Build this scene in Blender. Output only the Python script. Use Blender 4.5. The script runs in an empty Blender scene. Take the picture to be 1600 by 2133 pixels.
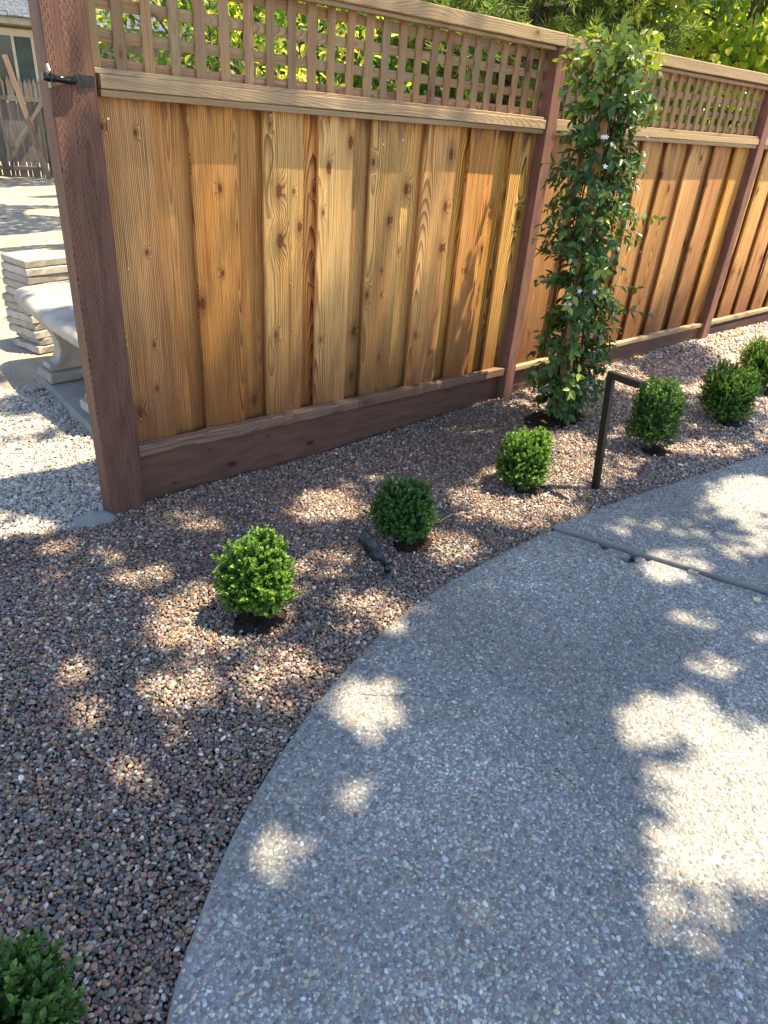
import bpy, math, random
import numpy as np
from mathutils import Vector, Matrix

random.seed(7)
RNG = np.random.default_rng(7)
S = bpy.context.scene
C = S.collection
rad = math.radians

# ------------------------------------------------------------------ camera
cam_d = bpy.data.cameras.new('camera')
cam = bpy.data.objects.new('camera', cam_d); C.objects.link(cam); S.camera = cam
R_ = Vector((0.74360831, -0.66502436, 0.06920455)); U_ = Vector((0.2871911, 0.41115707, 0.86514226)); F_ = Vector((0.60379462, 0.62345205, -0.49672889))
CAM = Vector((-1.08487759, -2.62331844, 1.53877054))
m = Matrix((R_, U_, -F_)).transposed().to_4x4(); m.translation = CAM
cam.matrix_world = m
cam_d.sensor_fit = 'VERTICAL'; cam_d.sensor_height = 36.0
cam_d.lens = 1461.63 / 2133 * 36.0
cam_d.clip_start = 0.05; cam_d.clip_end = 600

# ------------------------------------------------------------------ light
SUN_TO = Vector((0.30, -0.23, 1.0)).normalized()
W = bpy.data.worlds.new('World'); S.world = W; W.use_nodes = True
wn = W.node_tree; wn.nodes.clear()
sky = wn.nodes.new('ShaderNodeTexSky'); sky.sky_type = 'NISHITA'; sky.sun_disc = False
sky.sun_elevation = math.asin(SUN_TO.z); sky.sun_rotation = math.atan2(SUN_TO.x, SUN_TO.y)
sky.air_density = 1.0; sky.dust_density = 0.6; sky.ozone_density = 1.4
bg = wn.nodes.new('ShaderNodeBackground'); bg.inputs[1].default_value = 0.13
wo = wn.nodes.new('ShaderNodeOutputWorld')
wn.links.new(sky.outputs[0], bg.inputs[0]); wn.links.new(bg.outputs[0], wo.inputs[0])
sd = bpy.data.lights.new('sun', 'SUN'); sd.energy = 4.6; sd.angle = rad(0.53); sd.color = (1.0, 0.90, 0.66)
so = bpy.data.objects.new('sun', sd); C.objects.link(so)
so.rotation_euler = (-SUN_TO).to_track_quat('-Z', 'Y').to_euler()
S.view_settings.view_transform = 'Standard'; S.view_settings.look = 'None'
S.view_settings.gamma = 1.0; S.view_settings.use_curve_mapping = False
S.view_settings.exposure = 1.8
S.render.engine = 'CYCLES'
S.cycles.max_bounces = 8; S.cycles.diffuse_bounces = 4; S.cycles.transparent_max_bounces = 8
S.cycles.use_denoising = True

# ------------------------------------------------------------------ node helpers
def nd(nt, t, ins=(), out=0, **kw):
    n = nt.nodes.new(t)
    for k, v in kw.items(): setattr(n, k, v)
    items = ins.items() if isinstance(ins, dict) else enumerate(ins)
    for k, v in items:
        if v is None: continue
        s = n.inputs[k]
        if isinstance(v, bpy.types.NodeSocket): nt.links.new(v, s)
        else:
            if s.type == 'RGBA' and len(v) == 3: v = (*v, 1)
            s.default_value = v
    return n.outputs[out]
def mth(nt, op, a, b=None, c=None, clamp=False):
    return nd(nt, 'ShaderNodeMath', [a, b, c], operation=op, use_clamp=clamp)
def mix(nt, f, a, b, mode='MIX'):
    n = nt.nodes.new('ShaderNodeMix'); n.data_type = 'RGBA'; n.blend_type = mode; n.clamp_factor = True
    for s, v in ((n.inputs[0], f), (n.inputs[6], a), (n.inputs[7], b)):
        if isinstance(v, bpy.types.NodeSocket): nt.links.new(v, s)
        elif s.type == 'RGBA': s.default_value = (*v[:3], 1)
        else: s.default_value = v
    return n.outputs[2]
def ramp(nt, f, stops, interp='LINEAR'):
    n = nt.nodes.new('ShaderNodeValToRGB'); cr = n.color_ramp; cr.interpolation = interp
    while len(cr.elements) < len(stops): cr.elements.new(0.5)
    for e, (p, c) in zip(cr.elements, stops):
        e.position = p; e.color = (*c[:3], 1) if hasattr(c, '__len__') else (c, c, c, 1)
    nt.links.new(f, n.inputs[0]); return n.outputs[0]
def noise(nt, v, sc, det=3, rough=0.5, out=0, dist=0.0, dim='3D'):
    return nd(nt, 'ShaderNodeTexNoise', {'Vector': v, 'Scale': sc, 'Detail': det, 'Roughness': rough, 'Distortion': dist}, out, noise_dimensions=dim)
def mapr(nt, v, a, b, c=0.0, d=1.0, t='SMOOTHSTEP'):
    return nd(nt, 'ShaderNodeMapRange', {0: v, 1: a, 2: b, 3: c, 4: d}, interpolation_type=t)
def vmul(nt, v, s):
    return nd(nt, 'ShaderNodeVectorMath', [v, s], operation='MULTIPLY')
def vadd(nt, v, s):
    return nd(nt, 'ShaderNodeVectorMath', [v, s], operation='ADD')
def xyz(nt, v):
    n = nt.nodes.new('ShaderNodeSeparateXYZ'); nt.links.new(v, n.inputs[0]); return n.outputs
def comb(nt, x, y, z): return nd(nt, 'ShaderNodeCombineXYZ', [x, y, z])
def objco(nt): return nd(nt, 'ShaderNodeTexCoord', out=3)
def bump(nt, h, s=0.5, d=0.01, nrm=None):
    return nd(nt, 'ShaderNodeBump', {'Height': h, 'Strength': s, 'Distance': d, 'Normal': nrm})
def bsdf(nt, col, rough=0.8, nrm=None, spec=0.5, metal=0.0):
    return nd(nt, 'ShaderNodeBsdfPrincipled', {'Base Color': col, 'Roughness': rough, 'Normal': nrm, 'Specular IOR Level': spec, 'Metallic': metal})
MATS = {}
def newmat(name):
    mt = bpy.data.materials.new(name); mt.use_nodes = True; mt.node_tree.nodes.clear(); MATS[name] = mt
    return mt, mt.node_tree
def outp(nt, sh):
    o = nt.nodes.new('ShaderNodeOutputMaterial'); nt.links.new(sh, o.inputs[0])

# ------------------------------------------------------------------ materials
def wood_mat(name, light, mid, dark, knots=0.6, ring=150.0, weather=0.0, stain=None, incise=0.0, wet=0.0, huevar=0.25, rough=0.75, grainmix=1.0, silver=(0.30, 0.25, 0.20)):
    mt, nt = newmat(name)
    co = objco(nt); rnd = nd(nt, 'ShaderNodeObjectInfo', out=5)
    r2 = mth(nt, 'FRACT', mth(nt, 'MULTIPLY', rnd, 17.31)); r3 = mth(nt, 'FRACT', mth(nt, 'MULTIPLY', rnd, 71.7)); r4 = mth(nt, 'FRACT', mth(nt, 'MULTIPLY', rnd, 233.9))
    off = comb(nt, mth(nt, 'MULTIPLY', r2, 13.0), mth(nt, 'MULTIPLY', r3, 9.0), mth(nt, 'MULTIPLY', rnd, 31.0))
    c2 = vadd(nt, co, off); x, y, z = xyz(nt, co)
    # knots: sparse cells in the board's face
    kx, ky_, kz_ = xyz(nt, c2); kv = comb(nt, mth(nt, 'MULTIPLY', kx, 8.5), mth(nt, 'MULTIPLY', kz_, 4.4), 0.0)
    vor = nt.nodes.new('ShaderNodeTexVoronoi'); vor.voronoi_dimensions = '2D'; vor.inputs['Scale'].default_value = 1.0; vor.inputs['Randomness'].default_value = 0.85
    nt.links.new(kv, vor.inputs['Vector'])
    kd = vor.outputs['Distance']; kc = nd(nt, 'ShaderNodeSeparateColor', [vor.outputs['Color']])
    kth = mth(nt, 'MULTIPLY_ADD', mth(nt, 'FRACT', mth(nt, 'MULTIPLY', rnd, 511.3)), -knots * 0.62, 1.0 - knots * 0.2); kon = mth(nt, 'GREATER_THAN', kc, kth)
    ksz = mapr(nt, kc, 1.0 - knots * 0.5, 1.0, 0.38, 1.25, 'LINEAR')
    kdn = mth(nt, 'DIVIDE', kd, ksz)
    kbul = mth(nt, 'MULTIPLY', mth(nt, 'EXPONENT', mth(nt, 'MULTIPLY', mth(nt, 'MULTIPLY', kdn, kdn), -14.0)), kon)
    # growth rings of a plain-sawn board
    wob = noise(nt, vmul(nt, c2, (9, 9, 1.6)), 1.0, 2)
    wob2 = noise(nt, vmul(nt, c2, (2, 2, 0.9)), 1.0, 2)
    x0 = mth(nt, 'ADD', mth(nt, 'MULTIPLY_ADD', r2, 0.22, -0.11 + 0.09), 0.0)
    dx = mth(nt, 'ADD', mth(nt, 'SUBTRACT', x, x0), mth(nt, 'MULTIPLY_ADD', wob, 0.03, -0.015))
    dep = mth(nt, 'ADD', mth(nt, 'MULTIPLY_ADD', r3, 0.07, 0.012), mth(nt, 'ADD', mth(nt, 'MULTIPLY', z, mth(nt, 'MULTIPLY_ADD', r4, 0.09, -0.045)), mth(nt, 'MULTIPLY_ADD', wob2, 0.09, -0.045)))
    dep = mth(nt, 'ADD', dep, y)
    R = mth(nt, 'SQRT', mth(nt, 'ADD', mth(nt, 'MULTIPLY', dx, dx), mth(nt, 'MULTIPLY', dep, dep)))
    R = mth(nt, 'ADD', R, mth(nt, 'MULTIPLY', kbul, 0.030))
    ph = mth(nt, 'FRACT', mth(nt, 'ADD', mth(nt, 'MULTIPLY', R, ring), mth(nt, 'MULTIPLY', noise(nt, vmul(nt, c2, (60, 60, 3)), 1.0, 2), 0.5)))
    late = mapr(nt, ph, 0.35, 0.93, 0.0, 1.0, 'SMOOTHSTEP')
    late = mth(nt, 'MULTIPLY', late, mapr(nt, ph, 0.95, 1.0, 1.0, 0.0))
    fib = noise(nt, vmul(nt, c2, (420, 420, 9)), 1.0, 2, 0.6); strk = noise(nt, vmul(nt, c2, (130, 130, 1.6)), 1.0, 3, 0.7)
    big = noise(nt, vmul(nt, c2, (14, 14, 1.3)), 1.0, 3, 0.55)
    var = noise(nt, vmul(nt, c2, (5, 5, 0.8)), 1.0, 2)
    col = mix(nt, mapr(nt, big, 0.3, 0.72), light, mid)
    col = mix(nt, mth(nt, 'MULTIPLY', late, mth(nt, 'MULTIPLY', mapr(nt, var, 0.25, 0.7, 0.25, 0.85), grainmix)), col, dark)
    col = mix(nt, mth(nt, 'MULTIPLY', mapr(nt, fib, 0.4, 0.75), 0.35), col, dark)
    col = mix(nt, mth(nt, 'MULTIPLY', mapr(nt, strk, 0.50, 0.72), 0.55 * grainmix), col, dark)
    col = mix(nt, mth(nt, 'MULTIPLY', mapr(nt, strk, 0.48, 0.30), 0.30), col, tuple(min(1, v * 1.25) for v in light))
    # knot colour
    krng = mth(nt, 'SINE', mth(nt, 'MULTIPLY', kdn, 95.0))
    kcol = mix(nt, mapr(nt, krng, -1, 1), (dark[0] * 1.25, dark[1] * 1.0, dark[2] * 0.8), (dark[0] * 0.4, dark[1] * 0.3, dark[2] * 0.3))
    kedge = noise(nt, vmul(nt, c2, (90, 90, 90)), 1.0, 1)
    kk = mth(nt, 'MULTIPLY', mapr(nt, mth(nt, 'ADD', kdn, mth(nt, 'MULTIPLY_ADD', kedge, 0.06, -0.03)), 0.07, 0.16, 1.0, 0.0), kon)
    halo = mth(nt, 'MULTIPLY', mth(nt, 'MULTIPLY', mapr(nt, kdn, 0.10, 0.42, 1.0, 0.0), kon), 0.45)
    col = mix(nt, halo, col, dark)
    col = mix(nt, mth(nt, 'MULTIPLY', kk, 0.9), col, kcol)
    # board to board colour
    hs = nd(nt, 'ShaderNodeHueSaturation', {0: mth(nt, 'MULTIPLY_ADD', r3, 0.03 * huevar * 2.0, 0.502 - 0.015 * huevar * 2.0), 1: mth(nt, 'MULTIPLY_ADD', r2, 0.10, 0.95), 2: mth(nt, 'MULTIPLY_ADD', r4, huevar * 1.6, 1.0 - huevar * 0.8), 3: 1.0, 4: col})
    col = hs
    if weather > 0:
        wv = noise(nt, vmul(nt, c2, (22, 22, 2.2)), 1.0, 4, 0.65)
        col = mix(nt, mth(nt, 'MULTIPLY', mapr(nt, wv, 0.35, 0.7), weather), col, silver)
        st = noise(nt, vmul(nt, c2, (9, 9, 5)), 1.0, 3, 0.6)
        col = mix(nt, mth(nt, 'MULTIPLY', mapr(nt, st, 0.62, 0.8), 0.4), col, (0.07, 0.055, 0.045))
    if wet > 0:   # damp and soil splash rising from the foot of the board, mildew under the rail
        wz = mth(nt, 'ADD', z, mth(nt, 'MULTIPLY_ADD', noise(nt, vmul(nt, c2, (26, 26, 4)), 1.0, 3), 0.34, -0.17))
        col = mix(nt, mth(nt, 'MULTIPLY', mapr(nt, wz, 0.85, -0.15, 0.0, 1.0), wet), col, (dark[0] * 0.8, dark[1] * 0.65, dark[2] * 0.6))
        col = mix(nt, mth(nt, 'MULTIPLY', mapr(nt, wz, 0.06, -0.12, 0.0, 1.0), wet), col, (0.05, 0.035, 0.025))
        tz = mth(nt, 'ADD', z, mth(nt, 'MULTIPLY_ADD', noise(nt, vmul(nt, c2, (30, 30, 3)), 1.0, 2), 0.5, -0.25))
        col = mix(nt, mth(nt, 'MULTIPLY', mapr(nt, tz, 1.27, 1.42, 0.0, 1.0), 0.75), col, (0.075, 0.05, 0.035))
    h = mth(nt, 'ADD', mth(nt, 'MULTIPLY', late, 0.5), mth(nt, 'MULTIPLY', fib, 0.7))
    if stain is not None:
        pn = noise(nt, vmul(nt, c2, (30, 30, 6)), 1.0, 4, 0.6)
        col = mix(nt, 0.2, mix(nt, mapr(nt, pn, 0.3, 0.7), stain, tuple(v * 0.55 for v in stain)), col)
        col = mix(nt, mth(nt, 'MULTIPLY', kk, 0.8), col, tuple(v * 0.25 for v in stain))
        col = mix(nt, mth(nt, 'MULTIPLY', mapr(nt, noise(nt, vmul(nt, c2, (60, 60, 20)), 1.0, 4, 0.7), 0.66, 0.74), 0.35), col, tuple(v * 1.9 for v in stain))
    if incise > 0:
        uu = mth(nt, 'ADD', mth(nt, 'MULTIPLY', mth(nt, 'ADD', x, y), 1 / 0.0078), mth(nt, 'MULTIPLY', noise(nt, vmul(nt, c2, (0, 0, 12)), 1.0, 1), 0.7))
        row = mth(nt, 'FLOOR', uu)
        fu = mth(nt, 'ABSOLUTE', mth(nt, 'SUBTRACT', mth(nt, 'FRACT', uu), 0.5))
        vv = mth(nt, 'ADD', mth(nt, 'ADD', mth(nt, 'MULTIPLY', z, 1 / 0.027), mth(nt, 'MULTIPLY', row, 0.5)), mth(nt, 'MULTIPLY', nd(nt, 'ShaderNodeTexWhiteNoise', {'Vector': comb(nt, row, 3.0, 1.0)}), 0.32))
        fv = mth(nt, 'ABSOLUTE', mth(nt, 'SUBTRACT', mth(nt, 'FRACT', vv), 0.5))
        dash = mth(nt, 'MULTIPLY', mapr(nt, fu, 0.08, 0.19, 1.0, 0.0), mapr(nt, fv, 0.22, 0.32, 1.0, 0.0))
        wn_ = nd(nt, 'ShaderNodeTexWhiteNoise', {'Vector': comb(nt, row, mth(nt, 'FLOOR', vv), 0.0)})
        band = mapr(nt, noise(nt, vmul(nt, c2, (34, 34, 0.5)), 1.0, 1), 0.40, 0.54)
        dash = mth(nt, 'MULTIPLY', mth(nt, 'MULTIPLY', dash, mth(nt, 'MULTIPLY_ADD', wn_, 0.6, 0.4)), mth(nt, 'MULTIPLY', band, incise))
        col = mix(nt, mth(nt, 'MULTIPLY', dash, 0.85), col, (0.012, 0.006, 0.005))
        h = mth(nt, 'SUBTRACT', h, mth(nt, 'MULTIPLY', dash, 4.0))
    bp = bump(nt, h, 0.55, 0.0016)
    outp(nt, bsdf(nt, col, rough, bp, 0.3))
    return mt
wood_mat('cedar_board', (0.74, 0.395, 0.125), (0.60, 0.265, 0.068), (0.13, 0.040, 0.010), knots=0.62, wet=0.85, huevar=0.3, grainmix=1.25)
wood_mat('treated_rail', (0.43, 0.285, 0.15), (0.355, 0.22, 0.105), (0.16, 0.088, 0.04), knots=0.35, ring=300, weather=0.42, huevar=0.16, silver=(0.31,0.24,0.165))
wood_mat('lattice_wood', (0.41, 0.25, 0.12), (0.31, 0.165, 0.07), (0.16, 0.065, 0.025), knots=0.35, ring=320, weather=0.45, huevar=0.26, silver=(0.30, 0.235, 0.165))
wood_mat('stained_post', (0.3, 0.17, 0.1), (0.25, 0.13, 0.07), (0.05, 0.02, 0.012), knots=0.4, stain=(0.140, 0.058, 0.039), incise=1.0, huevar=0.04, rough=0.65)
wood_mat('red_post', (0.3, 0.17, 0.1), (0.25, 0.13, 0.07), (0.05, 0.02, 0.012), knots=0.4, stain=(0.25, 0.105, 0.072), incise=0.25, huevar=0.05, rough=0.8)  # sunlit tone of the far posts put into a lighter red rough stain
wood_mat('stained_kickboard', (0.3, 0.17, 0.1), (0.25, 0.13, 0.07), (0.05, 0.02, 0.012), knots=0.35, stain=(0.135, 0.056, 0.036), incise=0.55, huevar=0.08, rough=0.65)
wood_mat('brown_ledge', (0.25, 0.13, 0.075), (0.19, 0.09, 0.05), (0.06, 0.026, 0.015), knots=0.35, weather=0.35, huevar=0.1, silver=(0.20, 0.155, 0.12))
wood_mat('grey_old_wood', (0.17, 0.145, 0.12), (0.115, 0.095, 0.08), (0.045, 0.035, 0.03), knots=0.35, weather=0.4, huevar=0.3)
wood_mat('brown_old_board', (0.24, 0.15, 0.10), (0.19, 0.11, 0.07), (0.08, 0.045, 0.03), knots=0.35, weather=0.3, huevar=0.1)
wood_mat('stake_wood', (0.44, 0.25, 0.10), (0.36, 0.18, 0.07), (0.18, 0.07, 0.025), knots=0.2, huevar=0.1)

def simple_mat(name, col, rough=0.6, metal=0.0, var=0.15, sc=30.0, bsc=200.0, bs=0.15, spec=0.5, bd=0.002):
    mt, nt = newmat(name); co = objco(nt)
    n1 = noise(nt, co, sc, 4, 0.6)
    c = mix(nt, mapr(nt, n1, 0.3, 0.7), tuple(v * (1 - var) for v in col), tuple(min(1, v * (1 + var)) for v in col))
    outp(nt, bsdf(nt, c, rough, bump(nt, noise(nt, co, bsc, 3, 0.6), bs, bd), spec, metal)); return mt
simple_mat('black_metal', (0.008, 0.0085, 0.010), 0.42, 0.0, 0.2, 60, 500, 0.06)
simple_mat('bronze_metal', (0.020, 0.017, 0.015), 0.38, 0.4, 0.15, 40, 600, 0.05)
simple_mat('galvanised_metal', (0.5, 0.5, 0.5), 0.35, 0.9, 0.2, 50, 300, 0.1)
simple_mat('latch_metal', (0.02, 0.02, 0.023), 0.22, 0.6, 0.3, 70, 300, 0.05)
simple_mat('lens_glass', (0.01, 0.01, 0.012), 0.08, 0.0, 0.1, 20, 100, 0.0)
simple_mat('fascia_paint', (0.35, 0.31, 0.22), 0.7, 0, 0.12, 6, 80, 0.1)
simple_mat('wall_paint', (0.19, 0.16, 0.115), 0.8, 0, 0.12, 4, 120, 0.2)
simple_mat('window_paint', (0.42, 0.38, 0.28), 0.6, 0, 0.1, 8, 80, 0.1)
simple_mat('window_glass', (0.018, 0.024, 0.020), 0.12, 0, 0.5, 2.0, 10, 0.0)
simple_mat('window_screen', (0.035, 0.05, 0.04), 0.6, 0, 0.3, 3.0, 300, 0.1)
simple_mat('roof_shingle', (0.060, 0.068, 0.085), 0.9, 0, 0.5, 20, 200, 0.5)
simple_mat('twig_bark', (0.12, 0.075, 0.045), 0.85, 0, 0.35, 60, 200, 0.5)
simple_mat('pale_twig', (0.42, 0.34, 0.22), 0.8, 0, 0.2, 60, 200, 0.3)
simple_mat('white_petal', (0.82, 0.80, 0.72), 0.5, 0, 0.05, 60, 200, 0.1)
simple_mat('yellow_leaf', (0.62, 0.33, 0.03), 0.55, 0, 0.2, 90, 200, 0.2)
simple_mat('tan_leaf', (0.55, 0.47, 0.27), 0.6, 0, 0.2, 90, 200, 0.2)
simple_mat('crack_dark', (0.035, 0.032, 0.03), 0.95, 0, 0.3, 90, 200, 0.2)

def bark_mat(name, a, b):
    mt, nt = newmat(name); co = objco(nt)
    n1 = noise(nt, vmul(nt, co, (14, 14, 3)), 1.0, 5, 0.65)
    c = mix(nt, mapr(nt, n1, 0.35, 0.65), a, b)
    outp(nt, bsdf(nt, c, 0.9, bump(nt, n1, 0.9, 0.02), 0.2))
bark_mat('brown_bark', (0.035, 0.026, 0.02), (0.13, 0.095, 0.07))
bark_mat('vine_bark', (0.04, 0.022, 0.015), (0.14, 0.08, 0.05))

def leaf_mat(name, stops, rough=0.45, trans=0.35, tint=(1.15, 1.1, 0.45), spec=0.4):
    mt, nt = newmat(name)
    tone = nd(nt, 'ShaderNodeAttribute', out=2, attribute_name='tone', attribute_type='GEOMETRY')
    col = ramp(nt, tone, stops)
    co = objco(nt)
    col = nd(nt, 'ShaderNodeHueSaturation', {0: 0.5, 1: 1.0, 2: mapr(nt, noise(nt, co, 35, 2), 0.3, 0.7, 0.8, 1.2), 3: 1.0, 4: col})
    a = bsdf(nt, col, rough, None, spec)
    tc = vmul(nt, col, tint)
    t = nd(nt, 'ShaderNodeBsdfTranslucent', {'Color': tc})
    sh = nd(nt, 'ShaderNodeMixShader', [trans, a, t]); outp(nt, sh)
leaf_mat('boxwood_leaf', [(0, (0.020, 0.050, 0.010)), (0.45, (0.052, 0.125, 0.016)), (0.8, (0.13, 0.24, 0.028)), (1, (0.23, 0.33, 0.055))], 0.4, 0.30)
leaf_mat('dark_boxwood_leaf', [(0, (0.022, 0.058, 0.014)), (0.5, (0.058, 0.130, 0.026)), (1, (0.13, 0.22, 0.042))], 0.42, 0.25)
leaf_mat('jasmine_leaf', [(0, (0.030, 0.066, 0.018)), (0.5, (0.070, 0.140, 0.034)), (0.8, (0.12, 0.20, 0.035)), (1, (0.27, 0.33, 0.05))], 0.36, 0.28, spec=0.4)
leaf_mat('bright_leaf', [(0, (0.03, 0.075, 0.012)), (0.5, (0.10, 0.19, 0.022)), (0.8, (0.30, 0.34, 0.045)), (1, (0.55, 0.50, 0.12))], 0.45, 0.6, tint=(1.4, 1.35, .5))
leaf_mat('maple_leaf', [(0, (0.045, 0.11, 0.015)), (0.5, (0.12, 0.22, 0.028)), (0.85, (0.20, 0.30, 0.04)), (1, (0.40, 0.42, 0.07))], 0.5, 0.7, tint=(1.5, 1.4, .45))
leaf_mat('pine_needle', [(0, (0.04, 0.085, 0.02)), (0.5, (0.16, 0.24, 0.06)), (1, (0.40, 0.44, 0.15))], 0.5, 0.5, tint=(1.3, 1.3, .5))
leaf_mat('olive_leaf', [(0, (0.03, 0.05, 0.015)), (0.5, (0.09, 0.12, 0.03)), (1, (0.36, 0.32, 0.11))], 0.5, 0.5, tint=(1.3, 1.25, .5))
leaf_mat('shade_tree_leaf', [(0, (0.03, 0.07, 0.014)), (1, (0.07, 0.13, 0.025))], 0.5, 0.25)

def stone_mat(name, rough=0.42, spec=0.5, bscale=90.0, sat=1.0):
    mt, nt = newmat(name)
    col = nd(nt, 'ShaderNodeAttribute', out=0, attribute_name='col', attribute_type='INSTANCER')
    co = objco(nt); n1 = noise(nt, co, 2.2, 4, 0.6)
    col = mix(nt, 0.5, col, mix(nt, 1.0, col, ramp(nt, n1, [(0.3, 0.45), (0.7, 1.5)]), 'MULTIPLY'))
    outp(nt, bsdf(nt, col, rough, bump(nt, noise(nt, co, 7.0, 4, 0.65), 0.22, 0.05), spec))
stone_mat('pebble_stone', 0.33); stone_mat('aggregate_stone', 0.55, 0.4); stone_mat('crushed_stone', 0.8, 0.3)

def ground_mats():
    mt, nt = newmat('gravel_base'); co = objco(nt)
    v = nt.nodes.new('ShaderNodeTexVoronoi'); v.inputs['Scale'].default_value = 80; nt.links.new(co, v.inputs['Vector'])
    c = ramp(nt, nd(nt, 'ShaderNodeSeparateColor', [v.outputs['Color']]), [(0, (0.05, 0.035, 0.03)), (0.3, (0.16, 0.10, 0.075)), (0.6, (0.17, 0.15, 0.14)), (1, (0.36, 0.29, 0.22))])
    c = mix(nt, mapr(nt, v.outputs['Distance'], 0.2, 0.6), c, (0.03, 0.022, 0.018))
    outp(nt, bsdf(nt, c, 0.8, bump(nt, mapr(nt, v.outputs['Distance'], 0, 0.7, 1, 0), 1.0, 0.01)))
    mt, nt = newmat('grey_gravel_base'); co = objco(nt)
    v = nt.nodes.new('ShaderNodeTexVoronoi'); v.inputs['Scale'].default_value = 85; nt.links.new(co, v.inputs['Vector'])
    c = ramp(nt, nd(nt, 'ShaderNodeSeparateColor', [v.outputs['Color']]), [(0, (0.20, 0.185, 0.17)), (0.5, (0.36, 0.33, 0.30)), (1, (0.5, 0.46, 0.42))])
    c = mix(nt, mapr(nt, v.outputs['Distance'], 0.3, 0.7), c, (0.12, 0.105, 0.09))
    outp(nt, bsdf(nt, c, 0.9, bump(nt, mapr(nt, v.outputs['Distance'], 0, 0.7, 1, 0), 0.8, 0.008)))
    mt, nt = newmat('soil'); co = objco(nt); n1 = noise(nt, co, 60, 5, 0.7)
    c = ramp(nt, n1, [(0.3, (0.012, 0.008, 0.006)), (0.6, (0.038, 0.024, 0.016)), (0.8, (0.10, 0.062, 0.04))])
    outp(nt, bsdf(nt, c, 0.95, bump(nt, n1, 1.0, 0.02), 0.2))
    mt, nt = newmat('dirt'); co = objco(nt); n1 = noise(nt, co, 3.0, 5, 0.65); n2 = noise(nt, co, 45, 4, 0.7)
    c = ramp(nt, n1, [(0.3, (0.25, 0.20, 0.14)), (0.7, (0.42, 0.34, 0.25))])
    c = mix(nt, mapr(nt, n2, 0.55, 0.7), c, (0.16, 0.115, 0.075))
    outp(nt, bsdf(nt, c, 0.95, bump(nt, n2, 0.7, 0.02), 0.2))
    mt, nt = newmat('cement'); co = objco(nt); n1 = noise(nt, co, 5.0, 5, 0.65); n2 = noise(nt, co, 160, 3, 0.7)
    c = ramp(nt, n1, [(0.3, (0.17, 0.16, 0.145)), (0.7, (0.26, 0.246, 0.222))])
    c = mix(nt, mapr(nt, n2, 0.5, 0.75), c, (0.16, 0.14, 0.12))
    outp(nt, bsdf(nt, c, 0.9, bump(nt, n2, 0.5, 0.003), 0.3))
    mt, nt = newmat('old_concrete'); co = objco(nt); n1 = noise(nt, co, 7.0, 6, 0.7); n2 = noise(nt, co, 120, 4, 0.75)
    rnd = nd(nt, 'ShaderNodeObjectInfo', out=5)
    c = ramp(nt, n1, [(0.25, (0.16, 0.135, 0.10)), (0.5, (0.34, 0.305, 0.25)), (0.8, (0.47, 0.43, 0.36))])
    c = mix(nt, mapr(nt, n2, 0.58, 0.72), c, (0.15, 0.12, 0.09))
    c = nd(nt, 'ShaderNodeHueSaturation', {0: 0.5, 1: 1.0, 2: mth(nt, 'MULTIPLY_ADD', rnd, 0.4, 0.75), 3: 1.0, 4: c})
    outp(nt, bsdf(nt, c, 0.9, bump(nt, mth(nt, 'ADD', n2, mth(nt, 'MULTIPLY', n1, 1.5)), 0.5, 0.006), 0.3))
ground_mats()

# ------------------------------------------------------------------ mesh helpers
class MB:
    def __init__(self): self.v = []; self.f = []
    def add(self, vs, fs):
        b = len(self.v); self.v += [tuple(p) for p in vs]; self.f += [tuple(i + b for i in q) for q in fs]
    def box(self, lo, hi):
        (a, b, c), (d, e, g) = lo, hi
        self.add([(a, b, c), (d, b, c), (d, e, c), (a, e, c), (a, b, g), (d, b, g), (d, e, g), (a, e, g)],
                 [(0, 3, 2, 1), (4, 5, 6, 7), (0, 1, 5, 4), (1, 2, 6, 5), (2, 3, 7, 6), (3, 0, 4, 7)])
    def tube(self, pts, rs, n=8, cap=True):
        pts = [Vector(p) for p in pts]; rings = []
        up = Vector((0.13, 0.31, 0.94))
        for i, p in enumerate(pts):
            t = (pts[min(i + 1, len(pts) - 1)] - pts[max(i - 1, 0)]).normalized()
            a = t.cross(up); a = a.normalized() if a.length > 1e-3 else t.orthogonal().normalized(); b = t.cross(a)
            rings.append([p + (a * math.cos(2 * math.pi * k / n) + b * math.sin(2 * math.pi * k / n)) * rs[i] for k in range(n)])
        vs = [q for r in rings for q in r]; fs = []
        for i in range(len(pts) - 1):
            for k in range(n):
                k2 = (k + 1) % n; fs.append((i * n + k, i * n + k2, (i + 1) * n + k2, (i + 1) * n + k))
        if cap: fs.append(tuple(range(n - 1, -1, -1))); fs.append(tuple((len(pts) - 1) * n + k for k in range(n)))
        self.add(vs, fs)
    def mesh(self, name, mat, smooth=False):
        me = bpy.data.meshes.new(name); me.from_pydata(self.v, [], self.f); me.update()
        if mat: me.materials.append(MATS[mat])
        if smooth: me.polygons.foreach_set('use_smooth', [True] * len(me.polygons))
        return me
    def build(self, name, mat, parent=None, smooth=False):
        return obj(name, self.mesh(name, mat, smooth), parent)
def obj(name, me, parent=None, loc=None, rot=None, **props):
    o = bpy.data.objects.new(name, me); C.objects.link(o)
    if parent is not None: o.parent = parent
    if loc is not None: o.location = loc
    if rot is not None: o.rotation_euler = rot
    for k, v in props.items(): o[k] = v
    return o
def tag(o, label=None, cat=None, group=None, kind=None):
    if label: o['label'] = label
    if cat: o['category'] = cat
    if group: o['group'] = group
    if kind: o['kind'] = kind
    return o
def thing(name, label, cat, loc=(0, 0, 0), rz=0.0, group=None):
    return tag(obj(name, None, None, loc, (0, 0, rz)), label, cat, group)
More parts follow.
